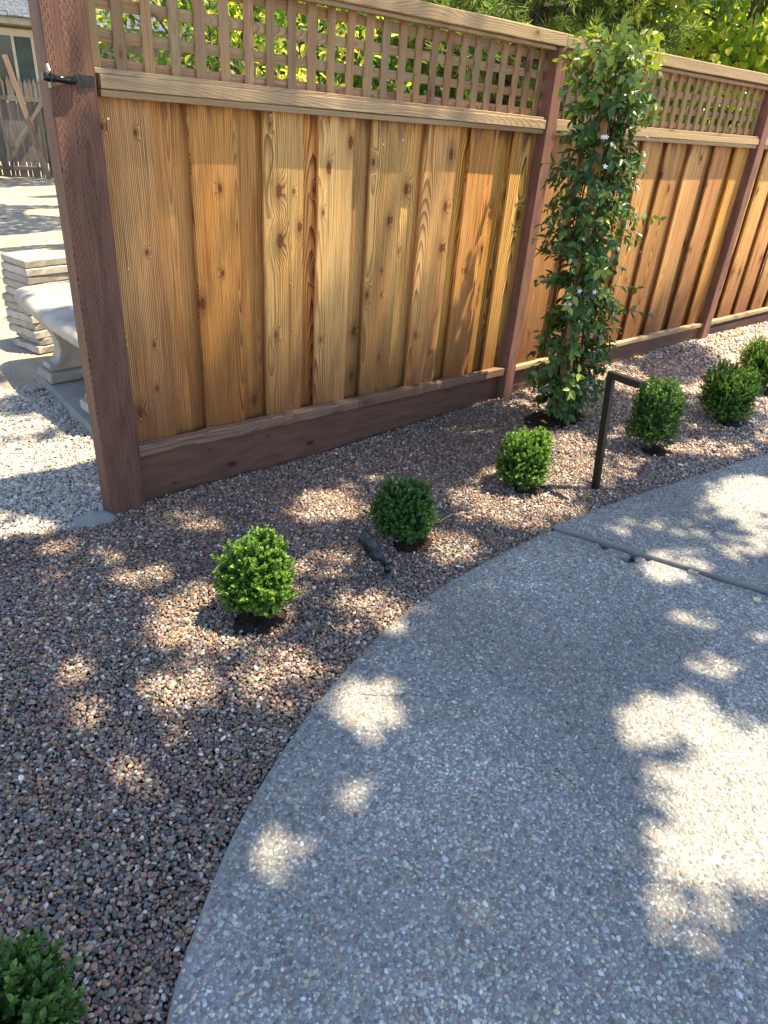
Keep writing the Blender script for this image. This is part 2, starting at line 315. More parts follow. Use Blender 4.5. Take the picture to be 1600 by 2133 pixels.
def np_mesh(name, verts, faces, mat, attrs=None, smooth=False):
    me = bpy.data.meshes.new(name)
    nv, nf, k = len(verts), len(faces), faces.shape[1]
    me.vertices.add(nv); me.vertices.foreach_set('co', np.ascontiguousarray(verts, np.float32).ravel())
    me.loops.add(nf * k); me.loops.foreach_set('vertex_index', np.ascontiguousarray(faces, np.int32).ravel())
    me.polygons.add(nf); me.polygons.foreach_set('loop_start', np.arange(0, nf * k, k, dtype=np.int32))
    try: me.polygons.foreach_set('loop_total', np.full(nf, k, np.int32))
    except Exception: pass
    if smooth: me.polygons.foreach_set('use_smooth', np.ones(nf, bool))
    me.update(calc_edges=True); me.validate()
    for nm, (ty, arr) in (attrs or {}).items():
        a = me.attributes.new(nm, ty, 'POINT')
        a.data.foreach_set({'FLOAT': 'value', 'INT': 'value', 'FLOAT_VECTOR': 'vector', 'FLOAT_COLOR': 'color'}[ty], np.ascontiguousarray(arr).ravel())
    if mat: me.materials.append(MATS[mat])
    return me
def unit(a): return a / np.maximum(np.linalg.norm(a, axis=-1, keepdims=True), 1e-9)
def leaf_arrays(P, D, Nn, L, Wd, fold=0.25, droop=0.15):
    """leaves: base P, axis D, face normal Nn, length L, width Wd -> 6 verts, 2 quads each, folded on the midrib"""
    P = np.asarray(P, float); D = unit(np.asarray(D, float)); Sd = unit(np.cross(D, Nn)); Nn = np.cross(Sd, D)
    L = np.asarray(L, float).reshape(-1, 1); Wd = np.asarray(Wd, float).reshape(-1, 1)
    up = Nn * Wd * fold; dr = Nn * L * droop
    v0 = P; v3 = P + D * L - dr
    v1 = P + D * L * 0.33 + Sd * Wd * 0.5 + up; v2 = P + D * L * 0.68 + Sd * Wd * 0.42 + up - dr * 0.4
    v5 = P + D * L * 0.33 - Sd * Wd * 0.5 + up; v4 = P + D * L * 0.68 - Sd * Wd * 0.42 + up - dr * 0.4
    V = np.stack([v0, v1, v2, v3, v4, v5], 1).reshape(-1, 3)
    b = (np.arange(len(P)) * 6)[:, None]
    Fq = np.concatenate([b + np.array([[0, 1, 2, 3]]), b + np.array([[0, 3, 4, 5]])], 1).reshape(-1, 4)
    return V, Fq
def leaf_obj(name, P, D, Nn, L, Wd, tone, mat, parent=None, fold=0.25, droop=0.15, kind='stuff'):
    V, Fq = leaf_arrays(P, D, Nn, L, Wd, fold, droop)
    me = np_mesh(name, V, Fq, mat, {'tone': ('FLOAT', np.repeat(np.clip(tone, 0, 1), 6).astype(np.float32))}, True)
    o = obj(name, me, parent)
    if kind: o['kind'] = kind
    return o
def rand_dirs(n): return unit(RNG.normal(size=(n, 3)))
def plank_mesh(name, w, t, L, mat, wob=0.0015, ch=0.002, nz=8, dogear=0.0, jag=0.0):
    """plank along local Z, width X, depth Y, chamfered edges, slight wane and twist"""
    b = MB(); rings = []
    tw = random.uniform(-1, 1) * wob * 2; bow = random.uniform(-1, 1) * wob * 1.5
    sec = [(ch, 0), (w - ch, 0), (w, ch), (w, t - ch), (w - ch, t), (ch, t), (0, t - ch), (0, ch)]
    for i in range(nz + 1):
        q = i / nz; z = L * q
        dl = random.uniform(-wob, wob); dr = random.uniform(-wob, wob); dy = bow * math.sin(math.pi * q)
        ring = []
        for (x, y) in sec:
            xx = x + (dl if x < w / 2 else dr); yy = y + dy + tw * (q - 0.5) * (x / w - 0.5)
            ring.append((xx, yy, z))
        rings.append(ring)
    vs = [p for r in rings for p in r]; fs = []
    for i in range(nz):
        for k in range(8):
            k2 = (k + 1) % 8; fs.append((i * 8 + k, i * 8 + k2, (i + 1) * 8 + k2, (i + 1) * 8 + k))
    fs.append(tuple(range(7, -1, -1))); fs.append(tuple(nz * 8 + k for k in range(8)))
    b.add(vs, fs); return b.mesh(name, mat)
def inpoly(px, py, poly):
    res = np.zeros(len(px), bool); n = len(poly)
    for i in range(n):
        x1, y1 = poly[i]; x2, y2 = poly[(i + 1) % n]
        if y1 == y2: continue
        c = ((y1 > py) != (y2 > py)) & (px < (x2 - x1) * (py - y1) / (y2 - y1) + x1)
        res ^= c
    return res
def vnoise(x, y, s, seed=0):
    """cheap smooth value noise"""
    r = np.random.default_rng(seed).random((64, 64))
    x = np.asarray(x) * s; y = np.asarray(y) * s
    xi = np.floor(x).astype(int); yi = np.floor(y).astype(int); fx = x - xi; fy = y - yi
    fx = fx * fx * (3 - 2 * fx); fy = fy * fy * (3 - 2 * fy)
    g = lambda a, b: r[a % 64, b % 64]
    return (g(xi, yi) * (1 - fx) + g(xi + 1, yi) * fx) * (1 - fy) + (g(xi, yi + 1) * (1 - fx) + g(xi + 1, yi + 1) * fx) * fy
def resample(pts, step):
    out = [pts[0]]
    for (x0, y0), (x1, y1) in zip(pts, pts[1:]):
        n = max(1, int(math.hypot(x1 - x0, y1 - y0) / step))
        for i in range(1, n + 1): out.append((x0 + (x1 - x0) * i / n, y0 + (y1 - y0) * i / n))
    return out
def smooth_curve(pts, it=3):
    for _ in range(it):
        q = [pts[0]]
        for a, b in zip(pts, pts[1:]):
            q.append((a[0] * .75 + b[0] * .25, a[1] * .75 + b[1] * .25)); q.append((a[0] * .25 + b[0] * .75, a[1] * .25 + b[1] * .75))
        q.append(pts[-1]); pts = q
    return pts

# ------------------------------------------------------------------ stones by geometry nodes
def stone_group(name, mat, nvar, seed, jag, sub=2):
    g = bpy.data.node_groups.new(name, 'GeometryNodeTree')
    g.interface.new_socket('Geometry', in_out='INPUT', socket_type='NodeSocketGeometry')
    g.interface.new_socket('Geometry', in_out='OUTPUT', socket_type='NodeSocketGeometry')
    gi = g.nodes.new('NodeGroupInput'); go = g.nodes.new('NodeGroupOutput'); L = g.links.new
    g2i = g.nodes.new('GeometryNodeGeometryToInstance')
    pos = g.nodes.new('GeometryNodeInputPosition')
    for k in range(nvar):
        ico = g.nodes.new('GeometryNodeMeshIcoSphere'); ico.inputs['Radius'].default_value = 0.5; ico.inputs['Subdivisions'].default_value = sub
        add = g.nodes.new('ShaderNodeVectorMath'); add.operation = 'ADD'; add.inputs[1].default_value = (k * 7.3 + seed, k * 3.1, seed * 1.7)
        nz = g.nodes.new('ShaderNodeTexNoise'); nz.inputs['Scale'].default_value = 1.5; nz.inputs['Detail'].default_value = 1.0
        sub_ = g.nodes.new('ShaderNodeVectorMath'); sub_.operation = 'SUBTRACT'; sub_.inputs[1].default_value = (0.5, 0.5, 0.5)
        sc = g.nodes.new('ShaderNodeVectorMath'); sc.operation = 'SCALE'; sc.inputs['Scale'].default_value = jag
        sp = g.nodes.new('GeometryNodeSetPosition'); sm = g.nodes.new('GeometryNodeSetShadeSmooth'); stm = g.nodes.new('GeometryNodeSetMaterial')
        stm.inputs['Material'].default_value = MATS[mat]
        L(pos.outputs[0], add.inputs[0]); L(add.outputs[0], nz.inputs['Vector']); L(nz.outputs['Color'], sub_.inputs[0]); L(sub_.outputs[0], sc.inputs[0])
        L(ico.outputs[0], sp.inputs['Geometry']); L(sc.outputs[0], sp.inputs['Offset']); L(sp.outputs[0], sm.inputs[0]); L(sm.outputs[0], stm.inputs[0]); L(stm.outputs[0], g2i.inputs[0])
    ip = g.nodes.new('GeometryNodeInstanceOnPoints'); ip.inputs['Pick Instance'].default_value = True
    def na(nm, ty):
        a = g.nodes.new('GeometryNodeInputNamedAttribute'); a.data_type = ty; a.inputs[0].default_value = nm; return a.outputs[0]
    L(gi.outputs[0], ip.inputs['Points']); L(g2i.outputs[0], ip.inputs['Instance'])
    L(na('vi', 'INT'), ip.inputs['Instance Index']); L(na('rot', 'FLOAT_VECTOR'), ip.inputs['Rotation']); L(na('scl', 'FLOAT_VECTOR'), ip.inputs['Scale'])
    L(ip.outputs[0], go.inputs[0]); return g
def stones(name, P, scl, col, group, nvar, label, tilt=0.5, parent=None):
    n = len(P)
    rot = np.stack([RNG.normal(0, tilt, n), RNG.normal(0, tilt, n), RNG.random(n) * 6.283], 1)
    me = bpy.data.meshes.new(name); me.vertices.add(n); me.vertices.foreach_set('co', P.astype(np.float32).ravel())
    for nm, ty, arr in (('rot', 'FLOAT_VECTOR', rot), ('scl', 'FLOAT_VECTOR', scl), ('col', 'FLOAT_COLOR', np.concatenate([col, np.ones((n, 1))], 1))):
        a = me.attributes.new(nm, ty, 'POINT'); a.data.foreach_set('color' if ty == 'FLOAT_COLOR' else 'vector', arr.astype(np.float32).ravel())
    a = me.attributes.new('vi', 'INT', 'POINT'); a.data.foreach_set('value', RNG.integers(0, nvar, n).astype(np.int32))
    o = obj(name, me, parent); o['kind'] = 'stuff'
    if label: o['label'] = label
    md = o.modifiers.new('stones', 'NODES'); md.node_group = group
    return o
def hexgrid(x0, x1, y0, y1, s, jit):
    nx = int((x1 - x0) / s) + 1; ny = int((y1 - y0) / (s * .866)) + 1
    X, Y = np.meshgrid(np.arange(nx), np.arange(ny)); X = x0 + (X + 0.5 * (Y % 2)) * s; Y = y0 + Y * s * .866
    X = X.ravel() + RNG.uniform(-jit, jit, X.size) * s; Y = Y.ravel() + RNG.uniform(-jit, jit, Y.size) * s
    return X, Y
def palette(n, cols, wts, var=0.18):
    cols = np.array(cols); w = np.array(wts) / sum(wts)
    c = cols[RNG.choice(len(cols), n, p=w)]
    return np.clip(c * RNG.uniform(1 - var * 1.6, 1 + var * 1.6, (n, 1)) * RNG.uniform(1 - var * .4, 1 + var * .4, (n, 3)), 0.01, 0.9)
PEB = [(0.155, 0.095, 0.072), (0.25, 0.145, 0.10), (0.105, 0.10, 0.10), (0.17, 0.165, 0.16), (0.30, 0.21, 0.125), (0.075, 0.06, 0.055), (0.42, 0.37, 0.31), (0.34, 0.25, 0.19), (0.15, 0.155, 0.12), (0.60, 0.56, 0.50)]
PEB = [(c[0] * .90, c[1] * .81, c[2] * .75) for c in PEB]
PEBW = [17, 15, 14, 13, 12, 12, 8, 10, 7, 2.6]
AGG = [(0.30, 0.27, 0.25), (0.22, 0.20, 0.195), (0.37, 0.32, 0.27), (0.25, 0.18, 0.15), (0.48, 0.45, 0.41), (0.16, 0.145, 0.14), (0.42, 0.34, 0.24), (0.30, 0.20, 0.165)]
AGG = [(v[0] * .91, v[1] * .965, v[2] * .945) for v in AGG]
AGGW = [22, 20, 16, 11, 9, 8, 7, 6]
GRY = [(0.44, 0.41, 0.38), (0.36, 0.335, 0.31), (0.52, 0.48, 0.44), (0.27, 0.25, 0.235), (0.46, 0.39, 0.34)]
GRY = [(c[0] * .92, c[1] * .88, c[2] * .80) for c in GRY]
GRYW = [10, 9, 7, 4, 3]

# ================================================================== GROUND
EDGE = smooth_curve([(-1.32, -4.2), (-1.30, -3.2), (-1.22, -2.6), (-1.06, -2.2), (-0.87, -1.91), (-0.75, -1.80), (-0.59, -1.67), (-0.43, -1.57), (-0.19, -1.45), (0.13, -1.33), (0.47, -1.255), (0.81, -1.23), (1.29, -1.235), (1.80, -1.285), (2.33, -1.37), (3.01, -1.47), (4.0, -1.66), (5.5, -2.05), (8.0, -2.9)], 2)
EX = np.array([p[0] for p in EDGE if p[0] > -1.30]); EY = np.array([p[1] for p in EDGE if p[0] > -1.30])
def edge_y(x): return np.interp(x, EX, EY)
def gh(x, y):
    """height of the gravel: it dips a little along the first fence panel and climbs toward the far end"""
    b = np.interp(x, [-0.9, -0.5, -0.15, 0.0, 1.1, 2.4, 3.6, 4.9, 7.0], [0.0, -0.012, -0.04, -0.04, -0.055, -0.035, 0.0, 0.055, 0.06])
    k = np.clip((np.asarray(y) + 0.75) / 0.65, 0, 1)
    return b * k * k * (3 - 2 * k)
b = MB(); b.box((-120, -120, -0.30), (120, 120, -0.10)); tag(b.build('ground', 'dirt'), kind='structure')
# sheet of bare dirt behind the fence
def sheet(name, mat, x0, x1, y0, y1, z, n=60, amp=0.0, sc=2.0, hf=None, kind='structure', mask=None):
    xs = np.linspace(x0, x1, n); ys = np.linspace(y0, y1, n); X, Y = np.meshgrid(xs, ys)
    Z = np.full(X.shape, z, float) + amp * (vnoise(X + 50, Y + 50, sc, 3) - 0.5)
    if hf is not None: Z = Z + hf(X, Y)
    V = np.stack([X.ravel(), Y.ravel(), Z.ravel()], 1)
    i = (np.arange(n - 1)[:, None] * n + np.arange(n - 1)[None, :]).ravel()
    Fq = np.stack([i, i + 1, i + n + 1, i + n], 1)
    if mask is not None:
        cx_ = (X[:-1, :-1] + X[1:, 1:]).ravel() / 2; cy_ = (Y[:-1, :-1] + Y[1:, 1:]).ravel() / 2
        Fq = Fq[mask(cx_, cy_)]
    o = obj(name, np_mesh(name, V, Fq, mat, None, True)); tag(o, kind=kind); return o
sheet('dirt_yard', 'dirt', -12, 26, 0.35, 36, -0.035, 220, 0.05, 1.3, mask=lambda x, y: ~((x < 0.50) & (y < 1.66)))
sheet('gravel_bed', 'gravel_base', -3.4, 9.0, -3.4, 0.16, -0.018, 120, 0.0, 1, gh)
sheet('grey_gravel_path', 'grey_gravel_base', -3.4, 0.62, -0.02, 1.95, -0.012, 90, 0.008, 3.0, gh, mask=lambda x, y: (x < -0.14) | (y > 0.10))

SHRUBS = [  # x, y, radius, height
    (-1.125, -1.81, 0.130, 0.29), (-0.05, -0.975, 0.107, 0.290), (0.69, -0.915, 0.120, 0.255), (1.50, -0.885, 0.118, 0.27), (2.47, -1.01, 0.120, 0.37), (3.30, -1.05, 0.150, 0.33), (4.14, -0.94, 0.165, 0.36)]
VINE = (2.45, -0.45)
# soil patches, each a low mound
def soil(x, y, rx, ry, seed):
    n = 26; b = MB(); rs = np.random.default_rng(seed); vs = [(x, y, gh(x, y) + 0.010)]; fs = []
    ph = rs.random(3) * 6
    for j, q in enumerate((0.35, 0.7, 1.0)):
        for i in range(n):
            a = 2 * math.pi * i / n; w = 1 + 0.12 * math.sin(3 * a + ph[0]) + 0.08 * math.sin(5 * a + ph[1]) + rs.uniform(-.05, .05)
            px, py = x + rx * q * w * math.cos(a), y + ry * q * w * math.sin(a)
            vs.append((px, py, gh(px, py) + (0.012, 0.010, -0.012)[j] + rs.uniform(-.006, .006)))
    for i in range(n):
        fs.append((0, 1 + i, 1 + (i + 1) % n))
        for j in range(2): fs.append((1 + j * n + i, 1 + (j + 1) * n + i, 1 + (j + 1) * n + (i + 1) % n, 1 + j * n + (i + 1) % n))
    b.add(vs, fs); tag(b.build('soil_patch', 'soil', None, True), kind='structure')
SOIL = []
for i, (x, y, r, h) in enumerate(SHRUBS):
    SOIL.append((x + 0.015, y - 0.045, r * 0.86, r * 0.70))
SOIL.append((2.39, -0.42, 0.27, 0.17))
SOIL[1] = (-0.055, -1.0, 0.118, 0.088)
for i, s in enumerate(SOIL): soil(*s, 40 + i)
def soil_d(x, y):
    d = np.full(len(x), 9.0)
    for (sx, sy, rx, ry) in SOIL: d = np.minimum(d, np.hypot((x - sx) / rx, (y - sy) / ry))
    return d
GP = stone_group('pebble_instances', 'pebble_stone', 9, 1.0, 0.30)
GA = stone_group('aggregate_instances', 'aggregate_stone', 6, 5.0, 0.5)
GC = stone_group('crushed_instances', 'crushed_stone', 7, 9.0, 0.95, 2)
def bed_pebbles():
    out = []
    for (x0, x1, s) in ((-1.6, 2.2, 0.0094), (2.2, 4.2, 0.0125), (4.2, 8.0, 0.0175)):
        for lay in (0, 1):
            ss = s if lay == 0 else s * 1.75
            X, Y = hexgrid(x0, x1, -3.3, 0.05, ss, 0.42)
            k = (Y < np.interp(X, [-1.75, -0.57, -0.4, -0.28, -0.18, -0.1, 0.0], [0.02, 0.045, -0.01, -0.04, -0.07, 0.02, 0.03])) & (Y > edge_y(X) - 0.004) & ((X > -1.24) | (Y > -2.5))
            X, Y = X[k], Y[k]
            d = soil_d(X, Y) + RNG.normal(0, 0.10, len(X)); k = (d > 0.86) | (RNG.random(len(X)) < 0.05)
            X, Y = X[k], Y[k]
            size = s * RNG.lognormal(0.11, 0.22, len(X))
            sc = np.stack([size * RNG.uniform(1.0, 1.4, len(X)), size * RNG.uniform(0.82, 1.05, len(X)), size * RNG.uniform(0.58, 0.85, len(X))], 1)
            Z = gh(X, Y) + (0.0 if lay == 0 else s * 0.42) + RNG.normal(0, 0.0022, len(X)) + 0.006 * (vnoise(X + 9, Y + 9, 3.0, 5) - 0.5)
            out.append((np.stack([X, Y, Z], 1), sc))
    sx = RNG.uniform(-1.0, 3.0, 46); sy = edge_y(sx) - RNG.gamma(1.2, 0.035, 46) - 0.012; sz = 0.0092 * RNG.lognormal(0, .2, 46)   # pebbles kicked onto the walk
    kk = ((sx < 1.2) | (sx > 1.4)) & ((sx > -.2) | (sy > -1.6)); sx, sy, sz = sx[kk], sy[kk], sz[kk]
    out.append((np.stack([sx, sy, np.where(sx < 1.3, 0.012, 0.026) + sz * 0.3], 1), np.stack([sz * 1.25, sz, sz * .65], 1)))
    P = np.concatenate([o[0] for o in out]); sc = np.concatenate([o[1] for o in out])
    stones('gravel', P, sc, np.clip(palette(len(P), PEB, PEBW, 0.27) * (1 + 1.0 * np.clip((P[:, :1] - 2.0) / 2.0, 0, 1)) * (0.8 + 0.4 * vnoise(P[:, 0] + 60, P[:, 1] + 60, 1.7, 9))[:, None], 0, .75), GP, 9, 'mixed brown grey and cream rounded pebbles filling the planting bed', 0.45)  # far pebbles brightened in colour: pale dust plus the sun on that end
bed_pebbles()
def grey_gravel():
    X, Y = hexgrid(-1.5, 0.62, -0.03, 1.95, 0.0125, 0.42)
    lim = np.interp(Y, [0, 0.6, 1.2, 1.6, 1.95], [0.6, 0.55, 0.22, 0.10, -0.1])
    lo = np.interp(X, [-1.75, -0.57, -0.4, -0.28, -0.18, -0.1, 0.0], [0.0, 0.03, -0.02, -0.05, -0.05, 0.12, 0.14]) + RNG.normal(0, 0.012, len(X))
    k = (X < lim + RNG.normal(0, 0.05, len(X))) & (Y > lo); X, Y = X[k], Y[k]
    size = 0.0125 * RNG.lognormal(0.06, 0.28, len(X))
    sc = np.stack([size * RNG.uniform(0.9, 1.4, len(X)), size * RNG.uniform(0.8, 1.1, len(X)), size * RNG.uniform(0.6, 0.9, len(X))], 1)
    Z = -0.006 + gh(X, Y) + RNG.normal(0, 0.002, len(X)) + 0.008 * (vnoise(X + 50, Y + 50, 3.0, 3) - 0.5)
    stones('crushed_gravel', np.stack([X, Y, Z], 1), sc, palette(len(X), GRY, GRYW, 0.14), GC, 7, 'pale grey crushed gravel left of the fence end post', 0.6)
grey_gravel()

# ------------------------------------------------------------------ walkway slabs
J0, J1 = np.array((1.272, -1.236)), np.array((1.705, -2.407)); JD = (J1 - J0) / np.linalg.norm(J1 - J0); JN = np.array((-JD[1], JD[0]))   # JN points to +x
if JN[0] < 0: JN = -JN
def slab(name, poly, zt, th=0.12):
    """poly counter-clockwise; rounded upper edge"""
    b = MB(); n = len(poly); P = np.array(poly)
    t = unit(np.roll(P, -1, 0) - np.roll(P, 1, 0)); nin = np.stack([-t[:, 1], t[:, 0]], 1)
    rings = [(0.0, zt - th), (0.0, zt - 0.006), (0.0015, zt - 0.0025), (0.005, zt - 0.0005), (0.010, zt)]
    vs = []
    for ins, z in rings:
        Q = P + nin * ins; vs += [(q[0], q[1], z) for q in Q]
    fs = []
    for r in range(len(rings) - 1):
        for i in range(n):
            j = (i + 1) % n; fs.append((r * n + i, r * n + j, (r + 1) * n + j, (r + 1) * n + i))
    fs.append(tuple(range((len(rings) - 1) * n, len(rings) * n)))
    b.add(vs, fs); o = b.build(name, 'cement'); tag(o, kind='structure'); return o
def wob(pts, a, seed):
    rs = np.random.default_rng(seed); return [(x + rs.uniform(-a, a), y + rs.uniform(-a, a)) for x, y in pts]
near_edge = [p for p in EDGE if p[0] < 1.265]
joint_pts = [tuple(J0 + JD * t) for t in np.linspace(0.0, 3.4, 200)]
A_ = [p for p in near_edge if p[0] < 1.255]
polyA = list(reversed(A_)) + [(-1.32, -4.5), tuple(joint_pts[-1])] + list(reversed(wob(joint_pts[1:-1], 0.0022, 3)))
# orientation: make counter-clockwise
def ccw(p):
    a = sum(x0 * y1 - x1 * y0 for (x0, y0), (x1, y1) in zip(p, p[1:] + p[:1])); return p if a > 0 else list(reversed(p))
# a bite is broken out of the near slab's edge where the loose fragments lie
def bite(p):
    q = np.array(p) - J0; t = q @ JD; d = q @ JN
    if abs(d) < 0.006 and 0.205 < t < 0.42:
        w = 0.072 * min(1, (t - 0.205) / 0.06, (0.42 - t) / 0.02) * (0.9 + 0.15 * math.sin(60 * t)); return tuple(np.array(p) - JN * w)
    return p
polyA = ccw([bite(p) for p in polyA])
B_ = [p for p in EDGE if p[0] > 1.30]
GAP = 0.011
polyB = ccw([tuple(np.array(p) + JN * GAP) for p in wob(joint_pts, 0.0015, 5)] + [(8.2, -4.5)] + list(reversed(B_)))
ZA, ZB = 0.012, 0.026
slabA = slab('concrete_walkway', polyA, ZA); slabB = slab('concrete_walkway', polyB, ZB)
def poly_edge_dist(x, y, poly):
    d = np.full(len(x), 9.0); P = np.array(poly)
    for i in range(len(P)):
        a, c = P[i], P[(i + 1) % len(P)]; ab = c - a; L2 = ab @ ab
        if L2 < 1e-12: continue
        t = np.clip(((x - a[0]) * ab[0] + (y - a[1]) * ab[1]) / L2, 0, 1)
        d = np.minimum(d, np.hypot(x - a[0] - t * ab[0], y - a[1] - t * ab[1]))
    return d
CRACKS = [[(1.36, -2.235), (1.256, -2.196), (1.181, -2.161), (1.11, -2.134), (1.025, -2.123), (0.962, -2.104), (0.898, -2.077), (0.797, -2.072), (0.716, -2.041), (0.622, -1.995)],
          [(0.954, -1.951), (0.949, -1.999), (0.916, -2.042), (0.898, -2.077)],
          [(0.24, -1.802), (0.227, -1.858), (0.221, -1.915), (0.231, -1.967), (0.22, -2.032), (0.218, -2.104), (0.217, -2.157), (0.213, -2.2), (0.227, -2.251), (0.227, -2.312)],
          [(-0.05, -1.46), (0.03, -1.536), (0.094, -1.573), (0.148, -1.632), (0.177, -1.695)]]
CR = [resample(c, 0.012) for c in CRACKS]
for c in CR:
    b = MB(); rs = random.Random(len(c)); n = len(c)
    for i in range(n):
        x, y = c[i]; x += rs.uniform(-.003, .003); y += rs.uniform(-.003, .003)
        d = np.array(c[min(i + 1, n - 1)]) - np.array(c[max(i - 1, 0)]); d = d / (np.linalg.norm(d) + 1e-9); w = 0.0012 * (0.35 + math.sin(math.pi * i / (n - 1))) * rs.uniform(.5, 1.5)
        b.v += [(x - d[1] * w, y + d[0] * w, ZA + 0.0006), (x + d[1] * w, y - d[0] * w, ZA + 0.0006)]
        if i: k = 2 * i; b.f.append((k - 2, k - 1, k + 1, k))
    b.build('crack', 'crack_dark', slabA)
def aggregate():
    for poly, z, nm, par in ((polyA, ZA, 'aggregate', slabA), (polyB, ZB, 'aggregate', slabB)):
        X, Y = hexgrid(-1.3, 4.4, -3.1, -1.2, 0.0076, 0.40)
        vis = (Y > -2.95) & (Y > -2.75 - 0.2 * X * 0)
        X, Y = X[vis], Y[vis]; k = inpoly(X, Y, poly); X, Y = X[k], Y[k]
        # keep only what the camera side can see: nothing right of the view's edge
        k = (X < 1.3 + (Y + 2.9) * 2.2 + 0.5) ; X, Y = X[k], Y[k]
        d = poly_edge_dist(X, Y, poly); k = d > RNG.uniform(0.006, 0.016, len(X)); X, Y = X[k], Y[k]
        k = np.ones(len(X), bool)
        if par is slabA:
            for c in CR:
                ca = np.array(c); dd = np.min(np.hypot(X[:, None] - ca[None, :, 0], Y[:, None] - ca[None, :, 1]), 1); k &= dd > RNG.uniform(0.0032, 0.0052, len(X))
        k &= RNG.random(len(X)) < 0.80 + 0.35 * vnoise(X + 20, Y + 20, 2.5, 8)
        X, Y = X[k], Y[k]
        s = 0.0076 * RNG.lognormal(0.17, 0.22, len(X)); dE = poly_edge_dist(X, Y, poly)
        sc = np.stack([s * RNG.uniform(0.95, 1.45, len(X)), s * RNG.uniform(0.75, 1.0, len(X)), s * RNG.uniform(0.45, 0.6, len(X))], 1) * np.array([[.96, .96, 1]])
        Z = z - sc[:, 2] * 0.08 - 0.0004 + RNG.normal(0, 0.0004, len(X))
        stones(nm, np.stack([X, Y, Z], 1), sc, palette(len(X), AGG, AGGW, 0.19) * (0.78 + 0.22 * np.clip(dE / 0.07 - .2 + .6 * vnoise(X + 3, Y + 8, 9.0, 19), 0, 1))[:, None] * (0.76 + 0.50 * vnoise(X + 70, Y + 70, 2.1, 14) * (0.6 + 0.8 * vnoise(X + 11, Y + 5, 7.0, 15)))[:, None], GA, 6, None, 0.12, par)
aggregate()
# loose broken pieces at the joint
def fragment(t, d, L, wd, seed, rz):
    rs = random.Random(seed); p = J0 + JD * t + JN * d; b = MB(); n = 9; top = []; bot = []
    for i in range(n):
        a = 2 * math.pi * i / n; q = 1 + rs.uniform(-.22, .18)
        top.append((L / 2 * math.cos(a) * q, wd / 2 * math.sin(a) * q, rs.uniform(-.003, .002))); bot.append((L / 2 * math.cos(a) * q * 1.08, wd / 2 * math.sin(a) * q * 1.1, -0.05))
    b.add(top + bot + [(0, 0, 0.002)], [(i, n + i, n + (i + 1) % n, (i + 1) % n) for i in range(n)] + [(i, (i + 1) % n, 2 * n) for i in range(n)])
    o = b.build('concrete_fragment', 'cement'); o.location = (p[0], p[1], ZA - 0.001 if t < .5 else ZA + 0.008); o.rotation_euler = (rs.uniform(-.08, .08), rs.uniform(-.08, .08), math.atan2(JD[1], JD[0]) + rz)
    k = 26; P = np.stack([RNG.uniform(-L * .36, L * .36, k), RNG.uniform(-wd * .33, wd * .33, k), np.full(k, -0.0008)], 1); s = RNG.uniform(.006, .011, k)
    stones('aggregate', P, np.stack([s * 1.2, s, s * .5], 1), palette(k, AGG, AGGW), GA, 6, None, 0.1, o); return o
tag(fragment(0.290, -0.033, 0.125, 0.056, 1, -0.12), 'long broken piece of aggregate concrete wedged in the walkway joint', 'concrete fragment', 'loose fragments in the walkway joint')
tag(fragment(0.388, -0.032, 0.046, 0.058, 2, 0.2), 'square broken lump of concrete in the middle of the walkway joint', 'concrete fragment', 'loose fragments in the walkway joint')
tag(fragment(0.590, -0.010, 0.042, 0.034, 4, 0.1), 'small rounded concrete lump beside a sunlit spot on the walkway joint', 'concrete fragment', 'loose fragments in the walkway joint')

# ================================================================== FENCE
X2, BEND = 2.4396, -0.0618
fence = thing('wooden_fence', 'cedar board fence with lattice top and brown stained posts along the pebble bed', 'fence')
O2 = Vector((X2 + 0.0445, 0, 0)); cb, sb = math.cos(BEND), math.sin(BEND)
def FP(panel, s, y, z):
    if panel == 1: return Vector((s, y, z))
    return Vector((O2.x + s * cb - y * sb, O2.y + s * sb + y * cb, z))
def FR(panel): return 0.0 if panel == 1 else BEND
def vert(name, panel, s, y, z0, z1, w, t, mat, lean=0.0, **k):
    me = plank_mesh(name, w, t, z1 - z0, mat, **k)
    return obj(name, me, fence, FP(panel, s, y, z0), (0, lean, FR(panel)))
def horiz(name, panel, s0, s1, y, z0, z1, h, t, mat, lip=None, **k):
    """plank laid along the fence; z0/z1 = height of its lower edge at each end"""
    p0 = FP(panel, s0, y, z0); p1 = FP(panel, s1, y, z1); d = (p1 - p0); L = d.length
    zx = d.normalized(); yy = Vector((-math.sin(FR(panel)), math.cos(FR(panel)), 0)); xx = yy.cross(zx).normalized()
    # local Z along the fence, local X vertical: flip so that X points up
    M = Matrix((-xx, -yy, zx)).transposed() if xx.z < 0 else Matrix((xx, yy, zx)).transposed()
    me = plank_mesh(name, h, t, L, mat, **k)
    o = obj(name, me, fence); M4 = M.to_4x4()
    M4.translation = p0 + (yy * t if xx.z < 0 else Vector((0, 0, 0)))
    o.matrix_world = M4; return o
def zr1(s): return 1.509 - 0.0109 * s
# posts (front face at y = 0)
pb = plank_mesh('post', 0.150, 0.089, 2.02, 'stained_post', wob=0.0012, ch=0.004)
post1 = obj('post', pb, fence, (-0.150, 0.0, -0.12))
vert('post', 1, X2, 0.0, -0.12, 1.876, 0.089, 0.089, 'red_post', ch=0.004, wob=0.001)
vert('post', 2, 2.345, 0.0, -0.08, 1.860, 0.089, 0.089, 'red_post', ch=0.004, wob=0.0025)
